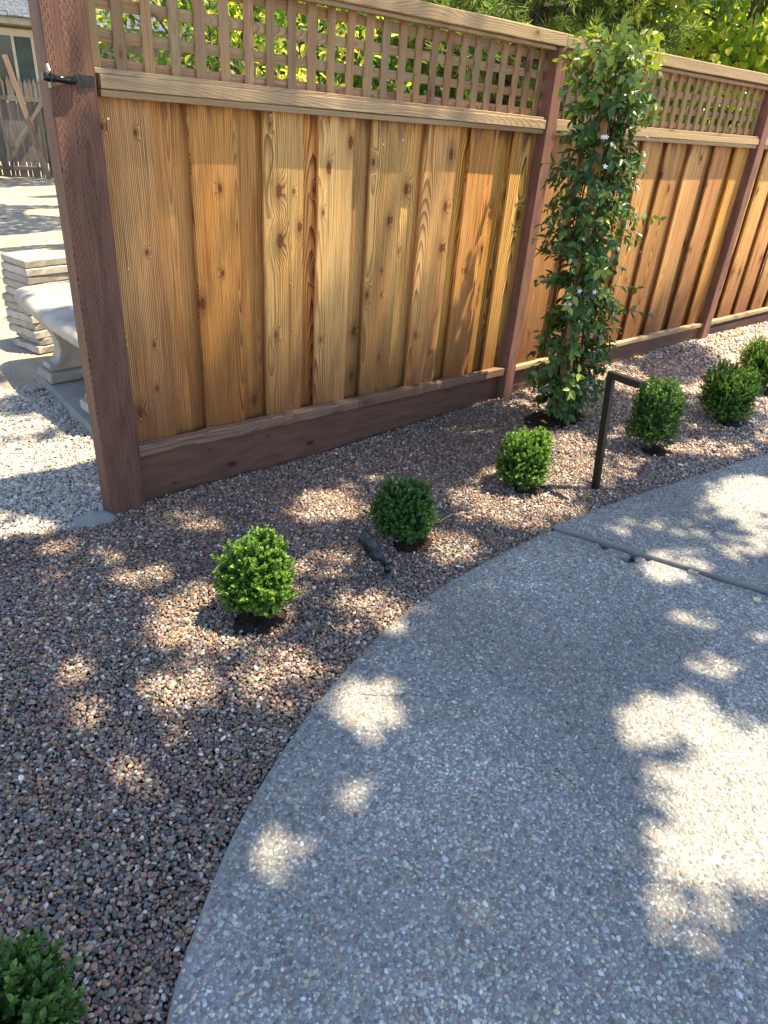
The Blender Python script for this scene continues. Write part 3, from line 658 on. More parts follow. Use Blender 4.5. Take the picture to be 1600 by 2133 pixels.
# boards: front layer spaced, back layer behind the gaps
FRONT1 = [(0.004, 0.200), (0.331, 0.202), (0.653, 0.198), (0.932, 0.196), (1.233, 0.208), (1.566, 0.232), (1.888, 0.203), (2.230, 0.190)]
BACK1 = [(FRONT1[i][0] + FRONT1[i][1] - 0.035, FRONT1[i + 1][0] - FRONT1[i][0] - FRONT1[i][1] + 0.075) for i in range(len(FRONT1) - 1)]
FRONT2 = [(0.050, 0.255), (0.375, 0.20), (0.668, 0.195), (0.955, 0.205), (1.237, 0.195), (1.516, 0.22), (1.836, 0.19), (2.127, 0.185), (2.44, 0.12), (2.60, 0.20), (2.88, 0.20), (3.17, 0.20), (3.46, 0.2), (3.75, .2), (4.05, .2), (4.35, .2)]
BACK2 = [(FRONT2[i][0] + FRONT2[i][1] - 0.045, FRONT2[i + 1][0] - FRONT2[i][0] - FRONT2[i][1] + 0.10) for i in range(len(FRONT2) - 1)]
def zl1(s): return 0.245 - 0.028 * s
def zl2(s): return 0.160 + 0.0135 * s
for s, w in BACK1: vert('board', 1, s + 0.02 + 0.005 * s, 0.098, zl1(s) - 0.06, zr1(s) + 0.06, w, 0.016, 'cedar_board', random.uniform(-.002, .002))
for s, w in FRONT1: vert('board', 1, s + (0.02 + 0.005 * s if s > 0.1 else 0.0), 0.058, zl1(s) - 0.05, zr1(s) + 0.05, w, 0.0165, 'cedar_board', random.uniform(-.002, .002), wob=0.0028, nz=14)
def zr2(s): return 1.480 - 0.001 * s
for s, w in BACK2: vert('board', 2, s + 0.03, 0.096, zl2(s) - 0.05, zr2(s) + 0.06, w, 0.016, 'cedar_board', random.uniform(-.003, .003))
for s, w in FRONT2: vert('board', 2, s + (0.03 if abs(s - 0.05) > .01 and abs(s - 2.44) > .01 else 0), 0.058, zl2(s) - 0.04, zr2(s) + 0.05, w, 0.0165, 'cedar_board', random.uniform(-.003, .003), wob=0.0028, nz=14)
# middle rail: lower strip, face, thin trim
horiz('rail', 1, 0.018, X2 - 0.004, 0.013, zr1(0), zr1(X2), 0.0225, 0.044, 'treated_rail', wob=0.0012)
horiz('rail', 1, 0.018, X2 - 0.001, 0.006, zr1(0) + 0.0235, zr1(X2) + 0.0235, 0.042, 0.0505, 'treated_rail', wob=0.0016)
horiz('trim', 1, 0.006, X2 - 0.012, 0.015, zr1(0) + 0.0665, zr1(X2) + 0.0605, 0.0165, 0.05, 'treated_rail', wob=0.0012)
for (a, bb) in ((0.048, 2.343), (2.437, 4.6)):
    horiz('rail', 2, a, bb, 0.013, zr2(a), zr2(bb), 0.0225, 0.034, 'treated_rail', wob=0.001)
    horiz('rail', 2, a, bb, 0.006, zr2(a) + 0.0235, zr2(bb) + 0.0235, 0.034, 0.0505, 'treated_rail', wob=0.0015)
    horiz('trim', 2, a, bb, 0.013, zr2(a) + 0.0585, zr2(bb) + 0.0585, 0.018, 0.05, 'treated_rail', wob=0.001)
# lattice: horizontal slats at the back, upright slats in front
LZ = (1.585, 1.667, 1.757, 1.842)
for i, z in enumerate(LZ): horiz('slat', 1, 0.002, X2 - 0.002, 0.0735, z, z - 0.024, 0.036, 0.010, 'lattice_wood', wob=0.0012)
s = 0.004; i = 0
while s < X2 - 0.05:
    w = 0.046 if i == 0 else random.uniform(0.037, 0.044)
    vert('slat', 1, s, 0.0615, zr1(s) + 0.078, 1.878, w, 0.0115, 'lattice_wood', random.uniform(-.012, .012), wob=0.001)
    s += 0.0985 + random.uniform(-.004, .004); i += 1
for (a, bb, n) in ((0.046, 2.344, 24), (2.436, 4.6, 22)):
    for z in (1.56, 1.642, 1.728, 1.815): horiz('slat', 2, a, bb, 0.0735, z, z, 0.036, 0.010, 'lattice_wood', wob=0.0012)
    for k in range(n):
        q = a + 0.012 + (bb - a - 0.06) * k / (n - 1)
        vert('slat', 2, q, 0.0615, zr2(q) + 0.074, 1.850, random.uniform(0.036, 0.043), 0.0115, 'lattice_wood', random.uniform(-.012, .012), wob=0.001)
# cap and the trim under it
horiz('cap', 1, -0.17, X2 + 0.040, -0.012, 1.896, 1.880, 0.057, 0.115, 'treated_rail', wob=0.0012, ch=0.004, nz=16)
horiz('trim', 1, 0.003, 1.62, 0.010, 1.876, 1.8685, 0.0165, 0.045, 'treated_rail', wob=0.001)
horiz('trim', 1, 1.624, X2 - 0.006, 0.0105, 1.8675, 1.862, 0.0165, 0.045, 'treated_rail', wob=0.001)
horiz('cap', 2, 0.0, 4.6, -0.012, 1.876, 1.858, 0.060, 0.115, 'treated_rail', wob=0.0012, ch=0.004, nz=24)
horiz('trim', 2, 0.046, 2.343, 0.010, 1.858, 1.840, 0.017, 0.045, 'treated_rail', wob=0.001)
horiz('trim', 2, 2.437, 4.6, 0.010, 1.839, 1.826, 0.017, 0.045, 'treated_rail', wob=0.001)
# ledge at the foot and kickboards
for a, bb in ((0.006, 0.80), (0.803, 1.22), (1.223, X2 - 0.003)):
    horiz('ledge', 1, a, bb, 0.012, zl1(a) - 0.056, zl1(bb) - 0.056, 0.052, 0.045, 'brown_ledge', wob=0.003, ch=0.005, nz=14)
horiz('kickboard', 1, 0.002, X2 - 0.002, 0.050, -0.12, -0.14, 0.295, 0.038, 'stained_kickboard', wob=0.001)
for a, bb in ((0.048, 2.343), (2.437, 4.6)):
    horiz('ledge', 2, a, bb, 0.022, zl2(a) - 0.030, zl2(bb) - 0.030, 0.028, 0.045, 'treated_rail', wob=0.0012)
    horiz('kickboard', 2, a, bb, 0.044, -0.10, -0.06, 0.22, 0.036, 'stained_kickboard', wob=0.001)
# nails
nail_me = MB(); nail_me.tube([(0, 0.004, 0), (0, -0.0018, 0)], [0.0042, 0.0040], 8); nail_me = nail_me.mesh('nail', 'galvanised_metal')
for s, z in ((0.03, 1.445), (0.045, 0.95), (0.03, 0.34), (0.80, 0.62), (0.79, 0.24), (0.79, 0.83), (1.01, 0.27), (1.30, 1.40), (1.42, 1.42)):
    obj('nail', nail_me, fence, FP(1, s + 0.02, 0.0575, z))
for s, z in ((2.33, 0.21), (1.90, 0.22), (1.2, 0.23), (0.9, 1.42)): obj('nail', nail_me, fence, FP(2, s + 0.03, 0.0575, z))
# gate latch on the end post
lt = obj('gate_latch', None, fence, (-0.075, 0, 1.551))
b = MB(); b.box((0.005, -0.004, -0.017), (0.068, 0.0, 0.015)); b.build('latch_plate', 'latch_metal', lt)
b = MB(); b.box((0.022, -0.010, 0.001), (0.052, -0.004, 0.006)); b.build('latch_slot', 'black_metal', lt)
b = MB(); b.tube([(0.004, -0.010, -0.002), (-0.012, -0.012, -0.004)], [0.009, 0.011], 10); b.tube([(-0.006, -0.013, -0.003), (-0.07, -0.016, 0.0)], [0.011, 0.0095], 12); b.build('latch_bar', 'latch_metal', lt, True)
b = MB(); b.tube([(-0.066, -0.016, 0.0), (-0.098, -0.016, 0.002)], [0.0125, 0.0125], 14); b.build('latch_knob', 'latch_metal', lt, True)
b = MB(); b.add([(-0.080 + k, y, z) for k in (0, 0.004) for y, z in ((-0.001, -0.028), (-0.028, -0.026), (-0.030, 0.020), (-0.016, 0.037), (-0.001, 0.036))], [(4, 3, 2, 1, 0), (5, 6, 7, 8, 9)] + [(i, (i + 1) % 5, 5 + (i + 1) % 5, 5 + i) for i in range(5)]); b.build('latch_catch', 'latch_metal', lt)
for x in (0.014, 0.060):
    b = MB(); b.tube([(x, -0.001, 0), (x, -0.0062, 0)], [0.0045, 0.0038], 10); b.build('screw', 'black_metal', lt)
# lump of footing concrete around the end post
b = MB(); vs = [(-0.235, 0.0, -0.018)]; n = 18
for j, (q, z) in enumerate(((0.6, -0.018), (1.0, -0.05))):
    for i in range(n):
        a = 2 * math.pi * i / n; w = 1 + 0.15 * math.sin(2 * a + 1) + random.uniform(-.07, .07); vs.append((-0.235 + 0.105 * q * w * math.cos(a), 0.0 + 0.085 * q * w * math.sin(a), z + random.uniform(-.003, .003)))
b.add(vs, [(0, 1 + i, 1 + (i + 1) % n) for i in range(n)] + [(1 + i, 1 + n + i, 1 + n + (i + 1) % n, 1 + (i + 1) % n) for i in range(n)])
tag(b.build('concrete_footing', 'cement', None, True), 'rough grey concrete footing poured around the left end post', 'footing')

# ================================================================== PLANTS IN THE BED
def shrub(i, x, y, r, h, mat, shoots, label, spikes=0, tone0=0.45, leafL=0.0150, low=0.0, spread=0.075):
    t = thing('boxwood_shrub', label, 'shrub', (x, y, float(gh(x, y))), 0, 'boxwood shrubs planted along the bed')
    rs = np.random.default_rng(100 + i)
    d = unit(rs.normal(size=(shoots, 3))); d[:, 2] = np.where(d[:, 2] < -0.55, -d[:, 2] * 0.6, d[:, 2]); d = unit(d)
    cz = h * 0.51; ax = np.array([r * rs.uniform(.93, 1.07), r * rs.uniform(.93, 1.07), h * 0.48])
    lump = 1 + 0.15 * np.sin(d[:, 0] * 4 + i * 1.7) * np.cos(d[:, 1] * 3.4 + 2 * i) + 0.07 * np.sin(d[:, 2] * 6 + i) + rs.normal(0, spread, shoots) + 0.22 * (rs.random(shoots) < .05)
    if spikes:
        for k in range(spikes):
            sdir = unit(np.array([[math.cos(k * 2.4 + i) * 0.55, math.sin(k * 2.4 + i) * 0.55, 0.9]]))[0]
            lump += 0.26 * np.clip((d @ sdir - 0.86) / 0.14, 0, 1)
    end = d * ax * lump[:, None] + np.array([0, 0, cz])
    sdir = unit(d * 0.8 + np.array([0, 0, 0.55]) + rs.normal(0, 0.18, (shoots, 3)))
    ln = rs.uniform(0.055, 0.085, shoots) * (r / 0.14)
    PP, DD, NN, LL, WW, TT = [], [], [], [], [], []
    nodes = 9
    for k in range(nodes):
        q = k / (nodes - 1)
        p = end - sdir * (ln * (1 - q))[:, None]
        a = unit(np.cross(sdir, np.array([0.3, 0.2, 0.93]))); bb = np.cross(sdir, a)
        ang = (k % 2) * math.pi / 2 + rs.normal(0, 0.3, shoots) + d[:, 0] * 9
        side = a * np.cos(ang)[:, None] + bb * np.sin(ang)[:, None]
        for sgn in (1, -1):
            dd = unit(sdir * (0.45 + 0.5 * q) + side * sgn * (1.0 - 0.45 * q) + rs.normal(0, 0.15, (shoots, 3)))
            PP.append(p); DD.append(dd); NN.append(sdir + rs.normal(0, 0.2, (shoots, 3)))
            L = leafL * rs.uniform(0.75, 1.15, shoots) * (1 - 0.25 * (q > 0.9)); LL.append(L); WW.append(L * rs.uniform(0.5, 0.64, shoots))
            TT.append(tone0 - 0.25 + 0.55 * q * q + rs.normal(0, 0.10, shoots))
    cat = lambda L_: np.concatenate(L_)
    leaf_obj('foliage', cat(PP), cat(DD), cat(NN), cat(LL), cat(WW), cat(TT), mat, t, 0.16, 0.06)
    b = MB()
    for k in range(5):
        a = k * 1.3 + i; b.tube([(0.012 * math.cos(a), 0.012 * math.sin(a), -0.03), (0.03 * math.cos(a), 0.03 * math.sin(a), h * .3), (0.05 * math.cos(a) * r / .14, 0.05 * math.sin(a) * r / .14, h * .62)], [0.006, 0.0045, 0.002], 6)
    for k in range(0, shoots, 3):
        e = end[k] - sdir[k] * ln[k] * 0.3; b.tube([(e[0] * .25, e[1] * .25, h * .35), tuple(e * .75 + np.array([0, 0, h * .1])), tuple(e)], [0.0022, 0.0016, 0.001], 4, False)
    b.build('stem', 'twig_bark', t)
    return t
LB = ['shaded boxwood ball nearest the camera, at the lower left corner of the bed',
      'bright sunlit round boxwood left of the black spotlight',
      'dark shaded round boxwood just right of the black spotlight',
      'round sunlit yellow-green boxwood between the vine and the walkway',
      'tall uneven boxwood with upright tips right of the black path light',
      'broad half-shaded boxwood, the second from the right edge of the picture',
      'sunlit boxwood at the right edge, the farthest one along the fence']
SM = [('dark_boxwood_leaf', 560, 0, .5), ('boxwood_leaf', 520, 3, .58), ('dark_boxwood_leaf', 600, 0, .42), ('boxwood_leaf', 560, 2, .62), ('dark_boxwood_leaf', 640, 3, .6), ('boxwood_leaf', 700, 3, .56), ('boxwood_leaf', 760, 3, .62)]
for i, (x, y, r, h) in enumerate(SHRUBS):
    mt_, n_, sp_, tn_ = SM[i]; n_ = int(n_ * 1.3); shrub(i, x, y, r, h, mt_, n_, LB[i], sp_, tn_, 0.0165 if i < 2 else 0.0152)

def jasmine():
    bx, by = VINE; z0 = float(gh(bx, by))
    t = thing('climbing_jasmine', 'tall star jasmine with small white flowers trained up a wooden stake before the fence', 'climbing plant', (bx, by, z0))
    rs = np.random.default_rng(77)
    top = np.array([-0.085, 0.075, 1.80])
    axis = lambda z: np.stack([top[0] * z / 1.78, top[1] * z / 1.78, z], -1)
    me = plank_mesh('stake', 0.046, 0.046, 1.80, 'stake_wood', wob=0.001, ch=0.004)
    o = obj('stake', me, t, (-0.005, -0.005, -0.05)); o.rotation_euler = (-0.042, -0.048, 0.5)
    for k in range(6):
        b = MB(); pts = []; ph = k * 1.05; tw = rs.uniform(1.2, 3.2) * (1 if k % 2 else -1); r0 = rs.uniform(.03, .055)
        for j in range(26):
            z = -0.03 + 1.78 * j / 25 * rs.uniform(.96, 1.0); a = ph + tw * z; c = axis(np.array(z))
            rr = r0 + 0.018 * math.sin(3 * z + k); pts.append((c[0] + rr * math.cos(a) + rs.normal(0, .004), c[1] + rr * math.sin(a) + rs.normal(0, .004), z))
        b.tube(pts, [0.0085 - 0.0055 * j / 25 for j in range(26)], 6); b.build('stem', 'vine_bark', t, True)
    zs = np.array([0.05, 0.15, 0.28, 0.45, 0.60, 0.75, 0.95, 1.2, 1.5, 1.75, 1.9]); rad_ = np.array([0.10, 0.16, 0.235, 0.24, 0.16, 0.18, 0.215, 0.215, 0.20, 0.22, 0.17])
    P, D, Nn, L, Wd, T = [], [], [], [], [], []; shoots = MB(); tips = []
    def shoot(z, az, ln, lift, droop, nn, bright=0.0, r_in=0.03):
        c = axis(np.array(z)); dirn = np.array([math.cos(az), math.sin(az), lift]); dirn /= np.linalg.norm(dirn)
        pts = []; p = c + np.array([math.cos(az), math.sin(az), 0]) * r_in; d = dirn.copy()
        for k in range(nn + 1):
            pts.append(p.copy()); d = d + np.array([0, 0, -droop]) + rs.normal(0, 0.13, 3); d /= np.linalg.norm(d); p = p + d * ln / nn
        shoots.tube(pts, [0.0022 - 0.0012 * k / nn for k in range(nn + 1)], 4, False)
        for k in range(1, nn + 1):
            tg = pts[k] - pts[k - 1]; tg /= np.linalg.norm(tg); a = np.cross(tg, [0.2, 0.1, 0.97]); a /= np.linalg.norm(a); bb = np.cross(tg, a); ang = (k % 2) * 1.57 + rs.normal(0, .4)
            sd_ = a * math.cos(ang) + bb * math.sin(ang); q = k / nn
            for sg in (1, -1):
                dd = sd_ * sg * rs.uniform(.6, 1) + tg * rs.uniform(.5, 1.0) + np.array([0, 0, -0.35]) + rs.normal(0, .18, 3)
                P.append(pts[k]); D.append(dd); nv = np.array([0, 0, .8]) + np.array([math.cos(az), math.sin(az), 0]) * 1.0 + rs.normal(0, .4, 3); Nn.append(nv)
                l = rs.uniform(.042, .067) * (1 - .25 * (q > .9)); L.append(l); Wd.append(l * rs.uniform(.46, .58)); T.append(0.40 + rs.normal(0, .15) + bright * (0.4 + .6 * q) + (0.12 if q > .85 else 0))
        tips.append(pts[-1])
    for k in range(330):
        z = 0.06 + 1.86 * ((k + rs.random()) / 330); rr = 1.05 * float(np.interp(z, zs, rad_)); az = rs.uniform(0, 6.283)
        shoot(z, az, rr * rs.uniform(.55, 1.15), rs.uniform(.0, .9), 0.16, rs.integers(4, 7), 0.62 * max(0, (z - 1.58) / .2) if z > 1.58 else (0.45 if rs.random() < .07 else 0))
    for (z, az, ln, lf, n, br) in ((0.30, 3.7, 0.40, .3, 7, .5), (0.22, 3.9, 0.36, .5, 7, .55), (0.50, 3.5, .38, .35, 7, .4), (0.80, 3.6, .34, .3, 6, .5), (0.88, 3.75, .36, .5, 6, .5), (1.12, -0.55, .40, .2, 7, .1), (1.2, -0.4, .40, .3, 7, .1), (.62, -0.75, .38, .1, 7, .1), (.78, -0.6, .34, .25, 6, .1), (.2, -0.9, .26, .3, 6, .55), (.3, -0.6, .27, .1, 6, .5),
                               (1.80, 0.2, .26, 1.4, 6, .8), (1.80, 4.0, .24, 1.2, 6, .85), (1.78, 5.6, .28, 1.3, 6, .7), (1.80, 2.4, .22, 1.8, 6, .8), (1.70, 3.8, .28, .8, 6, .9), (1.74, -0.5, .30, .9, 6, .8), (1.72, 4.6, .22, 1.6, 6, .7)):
        shoot(z, az, ln, lf, 0.10, n, br)
    shoots.build('shoot', 'vine_bark', t)['kind'] = 'stuff'
    P, D, Nn, L, Wd, T = map(np.array, (P, D, Nn, L, Wd, T)); D = unit(D)
    camd = np.array(CAM) - np.array([bx, by, z0]); front = (P - axis(np.clip(P[:, 2], 0, 1.9))) @ unit(camd * np.array([1, 1, .3])) + L * 2
    order = np.argsort(-front); one = order[:300]; rest = order[300:]
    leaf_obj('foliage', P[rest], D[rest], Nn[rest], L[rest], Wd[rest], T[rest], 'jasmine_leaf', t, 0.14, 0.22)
    bins = np.linspace(0.05, 1.0, 7); mes = []
    for tb in bins:
        V, Fq = leaf_arrays([[0, 0, 0]], [[0, 1, 0]], [[0, 0, 1]], [1.0], [0.52], 0.14, 0.22)
        mes.append(np_mesh('leaf', V, Fq, 'jasmine_leaf', {'tone': ('FLOAT', np.full(6, tb, np.float32))}, True))
    for k in one:
        y_ = Vector(D[k]); x_ = y_.cross(Vector(Nn[k])).normalized(); z_ = x_.cross(y_); M = Matrix((x_, y_, z_)).transposed().to_4x4()
        o = obj('leaf', mes[int(np.argmin(abs(bins - np.clip(T[k], 0, 1))))], t); M.translation = Vector(P[k]); o.matrix_local = M @ Matrix.Scale(L[k], 4)
    # flowers: five-petalled pinwheels
    V, Fs = [], []
    for k in range(5):
        a = k * 2 * math.pi / 5; ca, sa = math.cos(a), math.sin(a); b0 = len(V)
        for (r_, w_, z_) in ((.12, -.10, 0), (.12, .10, 0), (.6, .30, .12), (1.0, .36, .05), (.85, -.02, .1), (.5, -.16, .1)): V.append((r_ * ca - w_ * sa, r_ * sa + w_ * ca, z_))
        Fs.append(tuple(b0 + j for j in range(6)))
    mb = MB(); mb.add(V, Fs); mb.add([(0.12 * math.cos(a), 0.12 * math.sin(a), -.02) for a in np.linspace(0, 5.03, 5)] + [(0, 0, -.9)], [(j, (j + 1) % 5, 5) for j in range(5)]); fm = mb.mesh('flower', 'white_petal')
    spots = [(1.83, 5.2, .2), (1.80, -0.6, .22), (1.86, 4.4, .16), (1.50, 3.9, .20), (1.44, 4.0, .22), (1.62, -0.45, .24), (1.50, -0.5, .24), (1.46, -0.62, .25), (1.42, -0.75, .24), (1.48, -0.4, .23), (1.3, -0.9, .22), (1.26, -0.7, .23), (1.17, -0.7, .24), (1.05, -0.9, .23), (1.08, -0.45, .36), (0.98, -0.5, .33), (0.70, -1.0, .2), (.84, 3.72, .36), (0.76, 3.65, .34), (1.1, -1.3, .2), (1.35, 5.3, .2)]
    for (z, az, rr) in spots:
        for _ in range(rs.integers(1, 4)):
            c = axis(np.array(z)); a2 = az + rs.normal(0, .12); p = Vector((c[0] + rr * math.cos(a2), c[1] + rr * math.sin(a2), z + rs.normal(0, .022)))
            q = Vector((math.cos(az) * .8 + rs.normal(0, .4), math.sin(az) * .8 + rs.normal(0, .4), rs.normal(.3, .4))).to_track_quat('Z', 'Y')
            o = obj('flower', fm, t); o.matrix_local = Matrix.Translation(p) @ q.to_matrix().to_4x4() @ Matrix.Scale(rs.uniform(.011, .014), 4)
jasmine()

# ================================================================== GARDEN LIGHTS
def path_light():
    t = thing('path_light', 'slim black square-tube path light bent over at the top like an upside-down L', 'garden light', (1.79, -1.13, 0))
    w = 0.0150; sh = Vector((-0.047, 0.040, 0.597)); b = MB()
    lo = [(-w, -w, -0.08), (w, -w, -0.08), (w, w, -0.08), (-w, w, -0.08)]; hi = [Vector(p) + Vector((0, 0, 0.08)) + sh for p in lo]
    b.add([*lo, *hi], [(0, 3, 2, 1), (4, 5, 6, 7), (0, 1, 5, 4), (1, 2, 6, 5), (2, 3, 7, 6), (3, 0, 4, 7)]); o = b.build('post', 'bronze_metal', t)
    b = MB(); x, y, z = sh; b.box((x - w, y - 0.150, z - 0.031), (x + w, y - w - 0.0005, z - 0.001)); o2 = b.build('arm', 'bronze_metal', t)
    b = MB(); b.box((x - w * .7, y - 0.138, z - 0.0345), (x + w * .7, y - 0.05, z - 0.0315)); b.build('lens', 'lens_glass', t)
    b = MB(); b.box((-0.03, -0.03, -0.02), (0.03, 0.03, 0.006)); b.build('base_collar', 'black_metal', t)
    for q in (o, o2):
        m_ = q.modifiers.new('bevel', 'BEVEL'); m_.width = 0.0015; m_.segments = 2
path_light()
def spot_light():
    t = thing('spotlight', 'small black cylinder spotlight tilted up from the pebbles between two shrubs', 'garden light', (0.455, -1.075, 0.004))
    # aim: up and along the fence toward the end post
    ax = (Vector((-0.7436, 0.6650, 0.0)) * 0.66 + Vector((0.287, 0.411, 0.865)) * 0.80 - Vector((0.604, 0.623, -0.497)) * 0.10).normalized()
    q = ax.to_track_quat('Z', 'X').to_matrix().to_4x4(); k0 = Vector((0, 0, 0.047))
    h = obj('housing', None, t); h.matrix_local = Matrix.Translation(k0) @ q
    def lathe(prof, n=28):
        b = MB(); vs = [(r * math.cos(2 * math.pi * i / n), r * math.sin(2 * math.pi * i / n), z) for r, z in prof for i in range(n)]
        fs = [(j * n + i, j * n + (i + 1) % n, (j + 1) * n + (i + 1) % n, (j + 1) * n + i) for j in range(len(prof) - 1) for i in range(n)]
        fs.append(tuple(range(n - 1, -1, -1))); b.add(vs, fs); return b
    pr = [(0.010, 0.036), (0.022, 0.037), (0.0275, 0.041), (0.0285, 0.046), (0.0285, 0.078), (0.0278, 0.0785), (0.0278, 0.0800), (0.0290, 0.0805), (0.0290, 0.135), (0.0270, 0.135), (0.0265, 0.095)]
    pr = [(0.012, 0.046), (0.023, 0.0465), (0.0278, 0.049), (0.0290, 0.053), (0.0292, 0.086), (0.0284, 0.0866), (0.0284, 0.0878), (0.0292, 0.0884), (0.0292, 0.145), (0.0274, 0.145), (0.0268, 0.105)]; b = lathe(pr)
    # hood cut on the slant: the upper lip runs farther out than the lower one
    b.v = [(x, y, z + (0.55 * x + 0.012 if z > 0.12 else 0.0)) for x, y, z in b.v]
    b.build('barrel', 'black_metal', h, True).data.shade_smooth()
    lb = MB(); n = 24; lb.add([(0.0268 * math.cos(2 * math.pi * i / n), 0.0268 * math.sin(2 * math.pi * i / n), 0.107) for i in range(n)], [tuple(range(n))]); lb.build('lens', 'lens_glass', h)
    b = lathe([(0.0095, 0.004), (0.0095, 0.040), (0.012, 0.042), (0.012, 0.0475)], 16); b.build('neck', 'black_metal', h, True)
    b = MB(); b.tube([Vector((0.0105, 0.0118, 0.045)), Vector((-0.0105, -0.0118, 0.045))], [0.0150, 0.0150], 18); b.build('knuckle', 'black_metal', t, True)
    b = MB(); b.tube([(0, 0, -0.06), (0, 0, 0.010), (0, 0, 0.012), (0, 0, 0.038)], [0.017, 0.017, 0.0105, 0.0105], 16); b.build('stem', 'black_metal', t, True)
spot_light()

# small litter
def fallen_leaf(x, y, z, sz, rz, mat, label, lobed=True):
    b = MB(); n = 11; vs = [(0, 0, 0.002)]
    for i in range(n):
        a = 2 * math.pi * i / n; r = sz * (1.0 if i % 2 == 0 else 0.55) if lobed else sz * (0.55 + 0.45 * abs(math.cos(a)))
        vs.append((r * math.cos(a), r * math.sin(a), 0.004 + 0.22 * sz * math.sin(a * 2) ** 2))
    b.add(vs, [(0, 1 + i, 1 + (i + 1) % n) for i in range(n)]); b.tube([(sz * .9, 0, .003), (sz * 1.5, sz * .2, .004)], [sz * .04, sz * .03], 5)
    o = b.build('fallen_leaf', mat); o.location = (x, y, z); o.rotation_euler = (0.15, -0.1, rz); tag(o, label, 'leaf')
fallen_leaf(1.49, -2.04, ZA + 0.002, 0.022, 0.4, 'tan_leaf', 'dry tan lobed leaf lying on the grey walkway')
fallen_leaf(2.25, -0.46, 0.012, 0.022, 1.4, 'yellow_leaf', 'small yellow leaf on the dark soil under the vine', False)
def litter():
    n = 150; x = np.concatenate([RNG.uniform(-1.2, 4.5, 80), RNG.uniform(1.3, 4.6, 70)]); y = np.concatenate([RNG.uniform(-1.9, -0.05, 80), RNG.uniform(2.6, 11.5, 70)])
    z = np.where(y < 0, gh(x, y) + 0.011, -0.03); on = (y < 0) & (y < edge_y(x)); z = np.where(on, 0.018, z)
    keep = ~((x < -0.9) & (y < -1.4)); x, y, z = x[keep], y[keep], z[keep]; n = len(x)
    L = np.where(y < 0, RNG.uniform(.008, .022, n), RNG.uniform(.03, .07, n)); a = RNG.random(n) * 6.28
    D = np.stack([np.cos(a), np.sin(a), RNG.normal(0, .15, n)], 1); Nn = np.stack([RNG.normal(0, .3, n), RNG.normal(0, .3, n), np.ones(n)], 1)
    o = leaf_obj('leaf_litter', np.stack([x, y, z], 1), D, Nn, L, L * RNG.uniform(.25, .55, n), RNG.random(n), 'litter_leaf', None, 0.2, 0.1); o['label'] = 'scattered dry leaf bits on the pebbles and bare dirt'
leaf_mat('litter_leaf', [(0, (0.09, 0.05, 0.025)), (0.6, (0.22, 0.14, 0.07)), (1, (0.40, 0.30, 0.16))], 0.8, 0.1)
litter()
def twig(pts, r, mat, label):
    b = MB(); b.tube(pts, [r] * (len(pts) - 1) + [r * .4], 6); tag(b.build('twig', mat, None, True), label, 'twig')
twig([(0.90, -0.915, 0.016), (0.99, -0.905, 0.022), (1.09, -0.935, 0.016)], 0.0022, 'pale_twig', 'thin pale twig on the pebbles beside the dark shaded boxwood')
twig([(2.17, -0.50, 0.02), (2.24, -0.60, 0.014), (2.28, -0.66, 0.012)], 0.003, 'twig_bark', 'brown twig on the soil at the foot of the vine')

